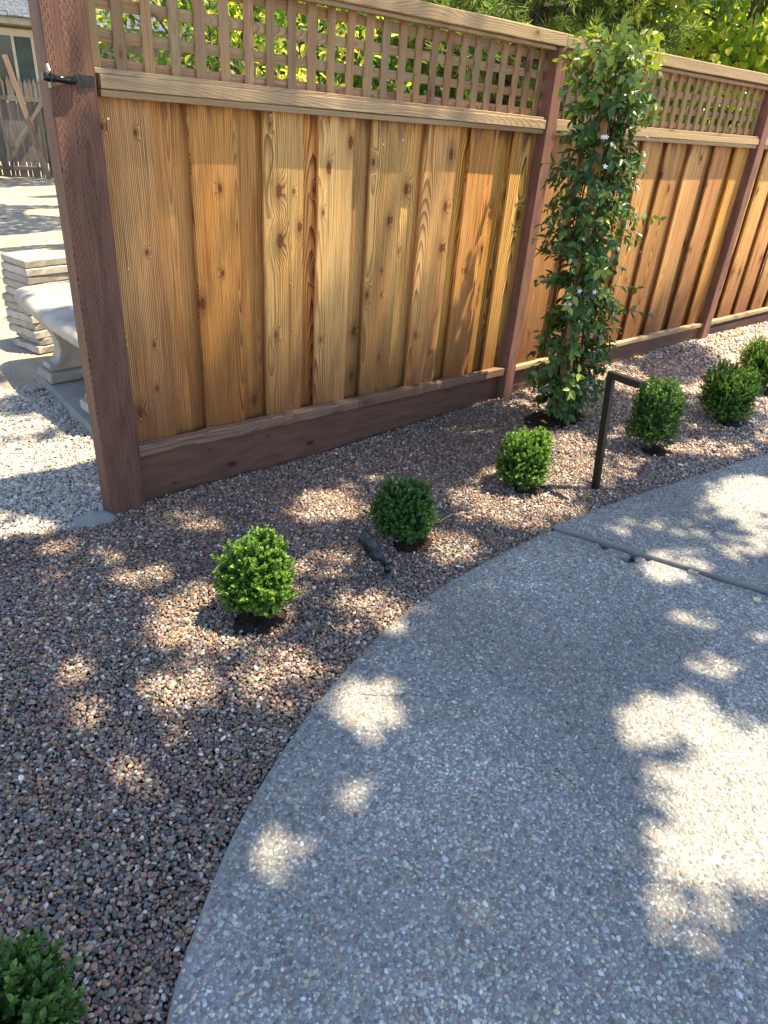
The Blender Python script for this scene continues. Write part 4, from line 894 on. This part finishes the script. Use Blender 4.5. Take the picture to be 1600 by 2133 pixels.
# ================================================================== BEHIND THE END POST
def rounded_poly(pts, r, n=5):
    out = []; k = len(pts)
    for i in range(k):
        p0, p, p1 = (Vector((*pts[j % k], 0)) for j in (i - 1, i, i + 1)); a = (p0 - p).normalized(); c = (p1 - p).normalized()
        rr = r[i] if isinstance(r, (list, tuple)) else r; s, e = p + a * rr, p + c * rr
        for j in range(n + 1):
            q = j / n; v = s * (1 - q) ** 2 + p * 2 * q * (1 - q) + e * q * q; out.append((v.x, v.y))
    return out
def bench():
    t = thing('garden_bench', 'old cream cast concrete garden bench half hidden by the left end post', 'bench', (0.34, 1.40, 0.02))
    outl = rounded_poly([(-0.20, -0.66), (-0.215, 0.0), (-0.17, 0.66), (0.25, 0.66), (0.22, 0.0), (0.25, -0.66)], [0.10, 0.3, 0.13, 0.13, 0.3, 0.1], 8)
    P = np.array(ccw(outl)); tg = unit(np.roll(P, -1, 0) - np.roll(P, 1, 0)); nin = np.stack([-tg[:, 1], tg[:, 0]], 1); n = len(P)
    rings = [(0.10, 0.345), (0.035, 0.352), (0.010, 0.368), (0.0, 0.392), (0.004, 0.415), (0.018, 0.434), (0.045, 0.445), (0.09, 0.448)]
    b = MB(); vs = []
    for ins, z in rings: Q = P + nin * ins; vs += [(q[0], q[1], z) for q in Q]
    fs = [(r * n + i, r * n + (i + 1) % n, (r + 1) * n + (i + 1) % n, (r + 1) * n + i) for r in range(len(rings) - 1) for i in range(n)]
    fs += [tuple(range(n - 1, -1, -1)), tuple((len(rings) - 1) * n + i for i in range(n))]
    b.add(vs, fs); b.build('seat', 'old_concrete', t, True)
    for y in (-0.42, 0.20):
        lg = MB(); prof = [(0.17, 0.348), (0.155, 0.33), (0.125, 0.29), (0.10, 0.235), (0.095, 0.18), (0.11, 0.125), (0.14, 0.10), (0.165, 0.105), (0.175, 0.085), (0.165, 0.062), (0.15, 0.058)]
        L_ = [(-a, z) for a, z in prof]; Rr = [(a, z) for a, z in reversed(prof)]; pl = L_ + Rr; k = len(pl); th = 0.055
        lg.add([(x, y - th, z) for x, z in pl] + [(x, y + th, z) for x, z in pl], [tuple(range(k)), tuple(range(2 * k - 1, k - 1, -1))] + [(i, k + i, k + (i + 1) % k, (i + 1) % k) for i in range(k)])
        o = lg.build('leg', 'old_concrete', t); m_ = o.modifiers.new('bevel', 'BEVEL'); m_.width = 0.012; m_.segments = 2
        fb = MB(); fb.box((-0.19, y - 0.10, 0.0), (0.20, y + 0.10, 0.058)); o = fb.build('foot', 'old_concrete', t); m_ = o.modifiers.new('bevel', 'BEVEL'); m_.width = 0.012; m_.segments = 2
bench()
b = MB(); pl = [(0.16, 1.72), (0.12, 1.1), (0.10, 0.62), (1.2, 0.5), (1.2, 1.9)]; k = len(pl)
b.add([(x, y, -0.05) for x, y in pl] + [(x, y, 0.018) for x, y in pl], [tuple(range(k, 2 * k))] + [(i, (i + 1) % k, k + (i + 1) % k, k + i) for i in range(k)])
tag(b.build('concrete_pad', 'cement'), kind='structure')
def pavers():
    ords = ['topmost', 'second from the top', 'third from the top', 'fourth from the top', 'fifth from the top', 'sixth from the top', 'seventh from the top', 'eighth from the top', 'ninth from the top', 'tenth from the top', 'second from the bottom', 'bottom']
    n = 12; z = -0.015; zs = []
    for k in range(n): zs.append(z); z += 0.049
    for k in range(n):
        idx = n - 1 - k; L_ = 0.30 + random.uniform(-.006, .006); W_ = 0.30 + random.uniform(-.006, .006); t_ = 0.0472
        dx, dy = random.uniform(-.018, .018), random.uniform(-.018, .018)
        if idx < 4: dx *= .35; dy *= .35
        rough_ = idx >= 5
        b = MB(); m_ = 8; rs = random.Random(k); vs = []
        out = []
        for (a, c) in (((0, 0), (1, 0)), ((1, 0), (1, 1)), ((1, 1), (0, 1)), ((0, 1), (0, 0))):
            for j in range(m_): q = j / m_; out.append((a[0] + (c[0] - a[0]) * q, a[1] + (c[1] - a[1]) * q))
        j_ = 0.006 if rough_ else 0.0018
        for (zz, ins) in ((0, 0.006), (0.006, 0), (t_ - 0.006, 0), (t_, 0.006)):
            for (u, v) in out: vs.append((ins + u * (L_ - 2 * ins) + rs.uniform(-j_, j_), ins + v * (W_ - 2 * ins) + rs.uniform(-j_, j_), zz + rs.uniform(-j_, j_) * .4))
        N = len(out); fs = [(r * N + i, r * N + (i + 1) % N, (r + 1) * N + (i + 1) % N, (r + 1) * N + i) for r in range(3) for i in range(N)] + [tuple(range(N - 1, -1, -1)), tuple(3 * N + i for i in range(N))]
        b.add(vs, fs); o = b.build('paver', 'old_concrete'); o.location = (0.325 + dx, 2.20 + dy, zs[k]); o.rotation_euler = (random.uniform(-.006, .006), random.uniform(-.006, .006), 0.22 + random.uniform(-.06, .06))
        extra = 'clean square grey concrete paver' if idx < 5 else 'rough mortar-crusted concrete paver'
        tag(o, f'{extra}, {ords[idx]} of the stack behind the bench', 'paver', 'concrete pavers stacked behind the bench')
pavers()

# old picket fence, leaning board, shrub and house far behind
OV = Vector((0.30, 0.954, 0)); OR = Vector((0.954, -0.30, 0)); OA = math.atan2(OR.y, OR.x)
OB = Vector((3.74, 12.66, -0.03))
pk = thing('picket_fence', 'weathered grey picket fence with a diagonal brace below the house window', 'fence', OB, OA)
for i in range(-20, 7):
    x = i * 0.0725 + random.uniform(-.005, .005); w = 0.066; hgt = 1.62 + random.uniform(-.04, .025); b = MB(); sec = [(0, 0), (w, 0), (w, hgt - .10), (w / 2, hgt), (0, hgt - .10)]
    b.add([(a, 0, z) for a, z in sec] + [(a, .018, z) for a, z in sec], [tuple(range(5)), tuple(range(9, 4, -1))] + [(k, 5 + k, 5 + (k + 1) % 5, (k + 1) % 5) for k in range(5)])
    o = b.build('picket', 'grey_old_wood', pk); o.location = (x, 0, 0); o.rotation_euler = (0, random.uniform(-.012, .012), 0)
def fbar(name, p0, p1, w, t_, y, par, mat='grey_old_wood'):
    d = Vector((p1[0] - p0[0], 0, p1[1] - p0[1])); o = obj(name, plank_mesh(name, w, t_, d.length, mat, wob=.004), par)
    z_ = d.normalized(); y_ = Vector((0, 1, 0)); x_ = y_.cross(z_); M = Matrix((x_, y_, z_)).transposed().to_4x4(); M.translation = Vector((p0[0], y, p0[1])); o.matrix_local = M; return o
fbar('rail', (-1.45, 1.31), (0.50, 1.31), 0.07, 0.04, -0.041, pk); fbar('rail', (-1.0, 0.18), (0.27, 0.18), 0.07, 0.04, -0.041, pk)
fbar('brace', (-0.22, 0.47), (0.38, 1.25), 0.065, 0.03, -0.072, pk); fbar('stile', (0.41, 0.05), (0.41, 1.24), 0.05, 0.04, -0.0415, pk)
o = obj('leaning_board', plank_mesh('leaning_board', 0.085, 0.04, 1.99, 'brown_old_board', wob=.004)); tag(o, 'long brown board leaning against the grey picket fence', 'board')
p0 = OB + OR * 0.30 - OV * 0.40; p1 = OB - OR * 0.12 - OV * 0.10 + Vector((0, 0, 1.94)); z_ = (p1 - p0).normalized(); x_ = (OR - z_ * OR.dot(z_)).normalized(); y_ = z_.cross(x_)
M = Matrix((x_, y_, z_)).transposed().to_4x4(); M.translation = p0; o.matrix_world = M
# house
HB = OB + OV * 3.2 + OR * 0.0
hs = thing('house', 'tan house wall with a cream framed window under a grey shingle roof', 'house', (HB.x, HB.y, -0.05), OA)
def hbox(name, lo, hi, mat, par=hs): b = MB(); b.box(lo, hi); return b.build(name, mat, par)
hbox('wall', (-6, 0.0, 0), (5, 0.2, 2.55), 'wall_paint')
wf = obj('window', None, hs, (-0.55, -0.03, 1.15))
hbox('frame', (0, -0.02, 1.22), (1.10, 0.028, 1.35), 'window_paint', wf); hbox('frame', (0, -0.02, 0.0), (1.10, 0.028, 0.10), 'window_paint', wf)
hbox('frame', (1.01, -0.021, 0.0995), (1.10, 0.028, 1.2195), 'window_paint', wf); hbox('frame', (0, -0.021, 0.0995), (0.09, 0.028, 1.2195), 'window_paint', wf)
hbox('mullion', (0.635, -0.018, 0.10), (0.69, 0.026, 1.22), 'window_paint', wf)
hbox('pane', (0.09, 0.005, 0.10), (0.635, 0.02, 1.22), 'window_glass', wf); hbox('screen', (0.69, 0.0, 0.10), (1.01, 0.02, 1.22), 'window_screen', wf)
hbox('soffit', (-6, -0.30, 2.55), (5, 0.19, 2.58), 'wall_paint'); hbox('fascia', (-6, -0.35, 2.565), (5, -0.301, 2.68), 'fascia_paint')
b = MB()
for r in range(22):
    y0 = -0.41 + r * 0.115; z0_ = 2.70 + r * 0.064; rs = random.Random(r)
    x = -6 + rs.uniform(0, .3)
    while x < 5:
        w = rs.uniform(.2, .36); q = rs.uniform(0, .012); b.add([(x, y0, z0_ + q), (x + w - .008, y0, z0_ + q), (x + w - .008, y0 + .20, z0_ + .111 + q), (x, y0 + .20, z0_ + .111 + q), (x, y0, z0_ + q - .03), (x + w - .008, y0, z0_ + q - .03)], [(0, 1, 2, 3), (4, 5, 1, 0)]); x += w
rf = b.build('roof', 'roof_shingle', hs)
b = MB(); b.add([(-6, -0.39, 2.675), (5, -0.39, 2.675), (5, 2.6, 4.34), (-6, 2.6, 4.34)], [(0, 1, 2, 3)]); b.build('roof_deck', 'roof_shingle', hs)

# ================================================================== TREES
def tree(name, label, cat, x, y, cz, rx, rz, n, leafL, mat, trunk_r=0.08, clumps=60, sig=0.2, aspect=0.5, hang=0.3, seed=1, group='trees and bushes beyond the fence', tone0=0.5, tvar=0.2, base=0.0, shell=0.35, fold=0.2):
    t = thing(name, label, cat, (x, y, base - 0.05), 0, group); rs = np.random.default_rng(seed)
    d = unit(rs.normal(size=(clumps, 3))); q = (shell + (1 - shell) * rs.random(clumps)) ** 0.6
    cl = d * q[:, None] * np.array([rx, rx, rz]) + np.array([0, 0, cz]); ct = rs.normal(0, tvar, clumps)
    k = rs.integers(0, clumps, n); P = cl[k] + rs.normal(0, sig, (n, 3)) * np.array([1, 1, .7])
    P[:, 2] = np.maximum(P[:, 2], 0.05)
    out = unit(P - np.array([0, 0, cz]))
    D = unit(out * 0.5 + rs.normal(0, .6, (n, 3)) + np.array([0, 0, -hang])); Nn = unit(rs.normal(0, .5, (n, 3)) + np.array([0, 0, 1.0]) + out * .4)
    L = leafL * rs.uniform(.65, 1.25, n)
    leaf_obj('crown', P, D, Nn, L, L * aspect * rs.uniform(.8, 1.2, n), tone0 + ct[k] + rs.normal(0, .15, n), mat, t, fold, 0.15)
    b = MB(); top = cz + rz * .3
    b.tube([(0, 0, -0.1), (0.05 * rx, -0.03 * rx, top * .35), (-0.04 * rx, 0.04 * rx, top * .7), (0, 0, top)], [trunk_r, trunk_r * .8, trunk_r * .55, trunk_r * .2], 10); b.build('trunk', 'brown_bark', t, True)
    b = MB()
    for i in range(0, clumps, max(1, clumps // 22)):
        e = cl[i]; z0_ = max(0.15, min(top * .8, e[2] - .35 * np.hypot(e[0], e[1]) - .1)); mid = (np.array([0, 0, z0_]) + e) / 2 + rs.normal(0, .05, 3)
        b.tube([(0, 0, z0_), tuple(mid), tuple(e)], [trunk_r * .35, trunk_r * .22, trunk_r * .08], 6, False)
    b.build('limb', 'brown_bark', t, True); return t
def at(px_dir, dist): return CAM.x + px_dir[0] * dist, CAM.y + px_dir[1] * dist
x, y = at((.52, .854), 6.3)
tree('leafy_shrub', 'bright yellow-green bush seen through the left part of the lattice', 'bush', x, y, 1.75, 0.95, 1.15, 5200, 0.075, 'bright_leaf', 0.05, 70, .14, .42, .5, 11, tone0=.50, tvar=.32)
x, y = at((.62, .785), 8.6)
tree('broadleaf_tree', 'dark green tree between the bright bush and the pine', 'tree', x, y, 2.2, 1.1, 1.5, 5000, 0.09, 'maple_leaf', 0.07, 50, .2, .45, .4, 12, tone0=.32, tvar=.2)
x, y = at((.775, .632), 10.5)
tree('leafy_shrub', 'low lime-green bush seen through the lattice left of the second post', 'bush', x, y, 1.55, 1.3, .8, 5500, 0.085, 'bright_leaf', 0.05, 50, .18, .3, .1, 13, tone0=.45, tvar=.15)
x, y = at((.86, .51), 13.0)
tree('broadleaf_tree', 'dull olive tree with bare twigs behind the jasmine top', 'tree', x, y, 2.9, 1.9, 2.2, 6000, 0.11, 'olive_leaf', 0.09, 70, .25, .4, .3, 14, tone0=.45, tvar=.28)
x, y = at((.905, .425), 9.2)
tree('maple_tree', 'fresh green maple hanging over the right end of the fence', 'tree', x, y, 2.75, 1.3, 1.5, 6500, 0.095, 'maple_leaf', 0.05, 130, .19, .75, .9, 15, tone0=.78, tvar=.16)
for i, (dx, dy, D_, lb) in enumerate(((.52, .854, 21, 'dark background tree beyond the bright bush'), (.60, .80, 19, 'shadowy background tree beyond the dark green tree'), (.70, .714, 17, 'dark background tree beyond the left side of the pine'), (.79, .613, 19, 'dark background tree beyond the right side of the pine'), (.87, .493, 21, 'dark background tree beyond the olive tree'), (.94, .34, 19, 'dark background tree beyond the maple'))):
    x, y = at((dx, dy), D_)
    tree('background_tree', lb, 'tree', x, y, 3.3, 2.6, 2.6, 5200, 0.20, 'olive_leaf' if i % 2 else 'maple_leaf', 0.16, 60, .38, .55, .3, 30 + i, tone0=.28, tvar=.3, shell=.1)
x, y = OB.x - OR.x * 0.95 - OV.x * .5, OB.y - OR.y * .95 - OV.y * .5
tree('leafy_shrub', 'dark leafy shrub at the foot of the grey picket fence', 'bush', x, y, .38, .42, .42, 1500, 0.07, 'jasmine_leaf', .02, 30, .1, .5, .2, 50, 'shrubs by the old fence', .5, .2)

def pine(x, y, seed, label, z_lo, z_hi, reach, nb, trunk_r):
    t = thing('pine_tree', label, 'tree', (x, y, -0.05), 0, 'trees and bushes beyond the fence'); rs = np.random.default_rng(seed)
    b = MB(); b.tube([(0, 0, -0.1), (.06, .02, 1.5), (-.03, .03, 3.2), (.02, 0, z_hi + .8)], [trunk_r, trunk_r * .85, trunk_r * .7, trunk_r * .3], 12); b.build('trunk', 'brown_bark', t, True)
    bb = MB(); tp, td, tt = [], [], []
    for i in range(nb):
        z = z_lo + (z_hi - z_lo) * (i + rs.random()) / nb; az = rs.uniform(0, 6.283); ln = reach * rs.uniform(.6, 1.1); p = np.array([0, 0, z]); d = np.array([math.cos(az), math.sin(az), rs.uniform(-.1, .35)]); pts = [p.copy()]
        for k in range(7):
            d = unit((d + np.array([0, 0, -.07]) + rs.normal(0, .1, 3))[None])[0]; p = p + d * ln / 7; pts.append(p.copy())
            if k >= 1:
                for s_ in range(4):
                    sd_ = unit((d * .6 + rs.normal(0, .6, 3) + np.array([0, 0, .1]))[None])[0]; l2 = rs.uniform(.15, .42); e = p + sd_ * l2; bb.tube([tuple(p), tuple(e)], [.008, .004], 4, False)
                    for f_ in (.45, .72, 1.0): tp.append(p + sd_ * l2 * f_); td.append(sd_ + rs.normal(0, .15, 3)); tt.append(rs.normal(.5, .16) + (.12 if f_ == 1 else 0))
        bb.tube([tuple(q) for q in pts], [trunk_r * .3 * (1 - k / 9) for k in range(8)], 6, False)
    bb.build('branch', 'brown_bark', t)
    tp, td, tt = np.array(tp), unit(np.array(td)), np.array(tt); m_ = 26
    P = np.repeat(tp, m_, 0) - np.repeat(td, m_, 0) * rs.uniform(0, .07, (len(tp) * m_, 1)); D = unit(np.repeat(td, m_, 0) * .75 + rs.normal(0, .55, (len(tp) * m_, 3))); Nn = unit(rs.normal(size=P.shape))
    L = rs.uniform(.09, .16, len(P)); leaf_obj('crown', P, D, Nn, L, np.full(len(P), .0058), np.repeat(tt, m_) + rs.normal(0, .12, len(P)), 'pine_needle', t, 0.1, 0.08)
x, y = at((.782, .623), 8.8)
pine(x, y, 5, 'long-needled pine with a dark trunk above the second fence post', 1.55, 3.5, 1.85, 44, 0.18)

# ------------------------------------------------------------------ unseen tree overhead, its crown shaped to dapple the bed and the walk
LIT = [(0.12, -0.243, 0.101, 0.087, 2.18, 0.5), (0.654, -0.483, 0.16, 0.145, -2.52, 0.95), (0.937, -0.365, 0.089, 0.066, 2.68, 0.5), (1.414, -0.947, 0.3, 0.221, 3.08, 1), (2.117, -0.738, 0.227, 0.152, -2.99, 0.8), (0.805, -1.056, 0.14, 0.106, 2.79, 0.8), (0.337, -0.888, 0.129, 0.081, 2.54, 0.55), (0.216, -0.896, 0.123, 0.08, 0.93, 0.4), (-0.236, -0.856, 0.175, 0.136, 1.31, 1), (-0.053, -0.862, 0.113, 0.099, 1.3, 0.8), (-0.153, -1.247, 0.126, 0.09, 2.43, 0.8), (-0.228, -1.307, 0.086, 0.059, 2.42, 0.7), (-0.414, -1.125, 0.111, 0.072, 2.36, 0.8), (-0.47, -1.272, 0.072, 0.06, 1.58, 0.4), (-0.268, -0.524, 0.093, 0.075, 2.05, 0.5), (0.286, -1.2, 0.125, 0.112, 2.88, 0.8), (-0.652, -0.891, 0.044, 0.028, 1.43, 0.95), (-0.67, -1.06, 0.043, 0.029, 1.46, 0.95), (-0.672, -1.314, 0.034, 0.026, 1.66, 0.95), (-0.67, -1.382, 0.033, 0.014, 1.18, 0.6), (-0.488, -0.328, 0.052, 0.035, 2.24, 0.35), (-0.301, -0.284, 0.091, 0.065, 2.25, 0.4), (-0.404, -0.148, 0.065, 0.046, 2.2, 0.4), (0.284, -1.096, 0.07, 0.063, 2.74, 0.5), (2.361, -0.226, 0.227, 0.157, 3.07, 0.85), (2.396, -0.914, 0.315, 0.093, -2.64, 0.85), (1.868, -0.959, 0.254, 0.131, 2.7, 0.9), (2.8, -1.227, 0.292, 0.1, 2.65, 0.7), (3.817, -1.101, 0.637, 0.117, -2.77, 0.6), (2.84, -0.013, 0.242, 0.163, -3.12, 0.4), (-0.043, -1.534, 0.105, 0.095, -2.51, 0.6), (-0.505, -1.762, 0.050, 0.044, 1.19, 0.6), (-0.306, -1.728, 0.09, 0.05, 2.46, 0.12), (0.115, -1.585, 0.089, 0.05, 2.53, 0.06), (0.648, -2.147, 0.152, 0.089, 2.74, 1), (0.594, -2.322, 0.215, 0.129, -3.09, 1), (0.509, -2.448, 0.228, 0.134, -3.12, 1), (0.432, -2.373, 0.172, 0.109, 3.02, 1), (0.249, -2.4, 0.092, 0.059, -3.11, 1), (0.404, -2.51, 0.119, 0.06, 2.67, 0.9), (0.13, -2.462, 0.113, 0.063, 2.67, 0.55), (2.313, -1.658, 0.295, 0.164, 3.02, 1), (2.195, -1.799, 0.226, 0.112, -3.01, 0.8), (1.431, -1.704, 0.141, 0.084, 2.86, 0.75), (1.838, -1.821, 0.132, 0.073, 2.89, 0.5), (1.164, -1.945, 0.085, 0.05, 2.83, 0.5), (1.231, -2.127, 0.084, 0.046, 2.81, 0.5), (0.969, -2.095, 0.086, 0.047, 2.74, 0.45), (1.593, -1.478, 0.148, 0.091, 2.89, 0.25), (1.856, -1.615, 0.134, 0.079, 2.96, 0.25),
       # shrubs caught by the sun
       (-0.12, -0.965, 0.15, 0.12, 0.3, 1), (1.45, -0.87, 0.19, 0.17, 0, 1), (2.36, -0.95, 0.13, 0.12, 0, .8), (3.16, -1.0, 0.13, 0.12, 0, .8), (4.05, -0.88, .28, .22, 0, .9), (2.02, -0.16, 0.32, 0.16, 2.5, .95)]
DARK = [(4.109, -0.287, 0.546, 0.292, -3.0, 1), (0.046, 1.378, 0.231, 0.159, 2.38, 1), (-0.04, 0.927, 0.094, 0.075, 2.05, 0.9), (0.023, 1.907, 0.127, 0.047, 1.31, 0.9), (-0.317, 0.19, 0.259, 0.17, 2.31, 1), (1.948, 7.103, 0.809, 0.429, 1.22, 0.9), (0.48, 3.415, 0.448, 0.134, 1.29, 0.8), (-0.218, 0.99, 0.073, 0.055, 2.07, 0.5), (3.429, -1.172, 0.206, 0.1, -3.01, 0.8), (3.344, -0.832, 0.319, 0.162, -2.93, 0.6), (2.742, -0.532, 0.527, 0.145, -2.6, 0.5), (0.10, 1.15, .08, .06, 0, .9), (0.22, .9, .1, .07, 0, .9), (0.455, -1.0, .10, .085, 0, .95)]
LITB = [(-0.436, 0.061, 0.081, 0.048, 1.42, 0.9), (-0.501, 0.228, 0.043, 0.024, 1.43, 0.8)]
def ell(X, Y, L, soft=0.30):
    m_ = np.zeros(len(X))
    for (cx_, cy_, a, b_, th, w) in L:
        c, s = math.cos(th), math.sin(th); g_ = 0.016; u = ((X - cx_) * c + (Y - cy_) * s) / (a + g_); v = (-(X - cx_) * s + (Y - cy_) * c) / (b_ + g_)
        q = np.hypot(u, v); m_ = np.maximum(m_, w * np.clip((1 + soft - q) / (2 * soft), 0, 1))
    return m_
def sunlit(X, Y):
    """how much sun to let through to the ground; leaves are thinned to match"""
    m_ = np.zeros(len(X)); sm = lambda v, a, b_: np.clip((v - a) / (b_ - a), 0, 1)
    wig = 0.25 * (vnoise(X + 30, Y + 30, 2.2, 12) - 0.5)
    front = Y < 0.0
    open_ = sm(X + wig, 3.15, 3.4) * sm(Y + wig, -0.85, -0.65)
    half = sm(X + wig, 3.2, 3.6) * (vnoise(X + 12, Y + 40, 3.2, 21) > 0.55) * 0.75 * (Y < -0.6)
    m_ = np.where(front, np.maximum(np.maximum(ell(X, Y, LIT), open_), half), m_)
    fence_ = (Y >= 0.0) & (Y < 0.56) & (X > -0.35); z = Y / 0.23; xf = X + 0.3 * z
    mf = sm(xf + 0.5 * wig, 1.74, 1.92); mf = np.maximum(mf, np.interp(z, [.25, .8, 1.3], [.04, .2, .40])); mf = np.where(xf < -0.2, 0.0, mf)
    m_ = np.where(fence_, np.maximum(mf, ell(X, Y, [LIT[24]])), m_)
    back = (Y >= 0.56) | ((Y >= 0.0) & (X <= -0.35)); m_ = np.where(back, 1.0, m_)
    m_ = m_ * (1 - ell(X, Y, DARK)); m_ = np.maximum(m_, ell(X, Y, LITB)); return m_
def shade_tree():
    t = thing('shade_tree', 'tall leafy tree overhanging the walkway whose crown throws the dappled shade', 'tree', (4.6, -6.4, -0.1))
    rs = np.random.default_rng(3); n = 165000
    X = rs.uniform(-2.4, 5.6, n); Y = rs.uniform(-4.2, 2.6, n); keep = (rs.random(n) < np.clip(-np.log(np.clip(sunlit(X, Y) * 1.08, 3e-4, 1)) / 5.4, 0, 1)) & ((Y < 0.56) | (X < 1.2)); X, Y = X[keep], Y[keep]
    X2_ = rs.uniform(-2.0, 4.9, 60000); Y2_ = rs.uniform(4.2, 12.6, 60000); k2 = (vnoise(X2_ * .6 + 9, Y2_ * 1.5 + 4, 1.1, 18) + 0.045 * (Y2_ - 8) > 0.52) & (Y2_ > 4.2 + np.maximum(0, X2_ - 1.2) * .8); X = np.concatenate([X, X2_[k2]]); Y = np.concatenate([Y, Y2_[k2]]); n = len(X)
    H = 5.6 + 0.9 * vnoise(X, Y, .6, 4) + rs.gamma(1.6, .35, n) + 5.0 * np.clip(Y / .1, 0, 1) * (Y < 0.6) * (X > -.3)
    P = np.stack([X + 0.30 * H, Y - 0.23 * H, H], 1) - np.array([4.6, -6.4, -0.1])
    D = unit(rs.normal(0, 1, (n, 3)) * np.array([1, 1, .45])); Nn = unit(rs.normal(0, .45, (n, 3)) + np.array([.3, -.2, 1.0])); L = rs.uniform(.065, .105, n)
    P = P - D * L[:, None] * .5
    leaf_obj('crown', P, D, Nn, L, L * .62, rs.random(n), 'shade_tree_leaf', t, 0.1, 0.1)
    def over(gx, gy, z): return (gx + .30 * z - 4.6, gy - .23 * z + 6.4, z + .1)      # the place in the crown above a shaded spot
    b = MB(); b.tube([(0, 0, -0.1), (-.05, .1, 2), (-.2, .4, 4.2), over(2.1, -3.4, 6.4), over(1.5, -2.75, 7.0), over(.95, -1.75, 7.6)], [.30, .25, .22, .15, .11, .07], 14); b.build('trunk', 'brown_bark', t, True)
    b = MB()
    for tg in ((-.75, -1.15), (-.1, -.65), (.9, .25), (.62, -1.55), (1.75, -1.38)):
        b.tube([over(.95, -1.75, 7.55), over(.95 * .5 + tg[0] * .5 + .06, -1.75 * .5 + tg[1] * .5, 8.0), over(tg[0], tg[1], 8.3)], [.05, .035, .012], 8, False)
    b.tube([over(2.1, -3.4, 6.3), over(3.0, -2.9, 7.2), over(3.6, -2.3, 7.8)], [.09, .06, .02], 8, False)
    b.build('limb', 'brown_bark', t, True)
shade_tree()
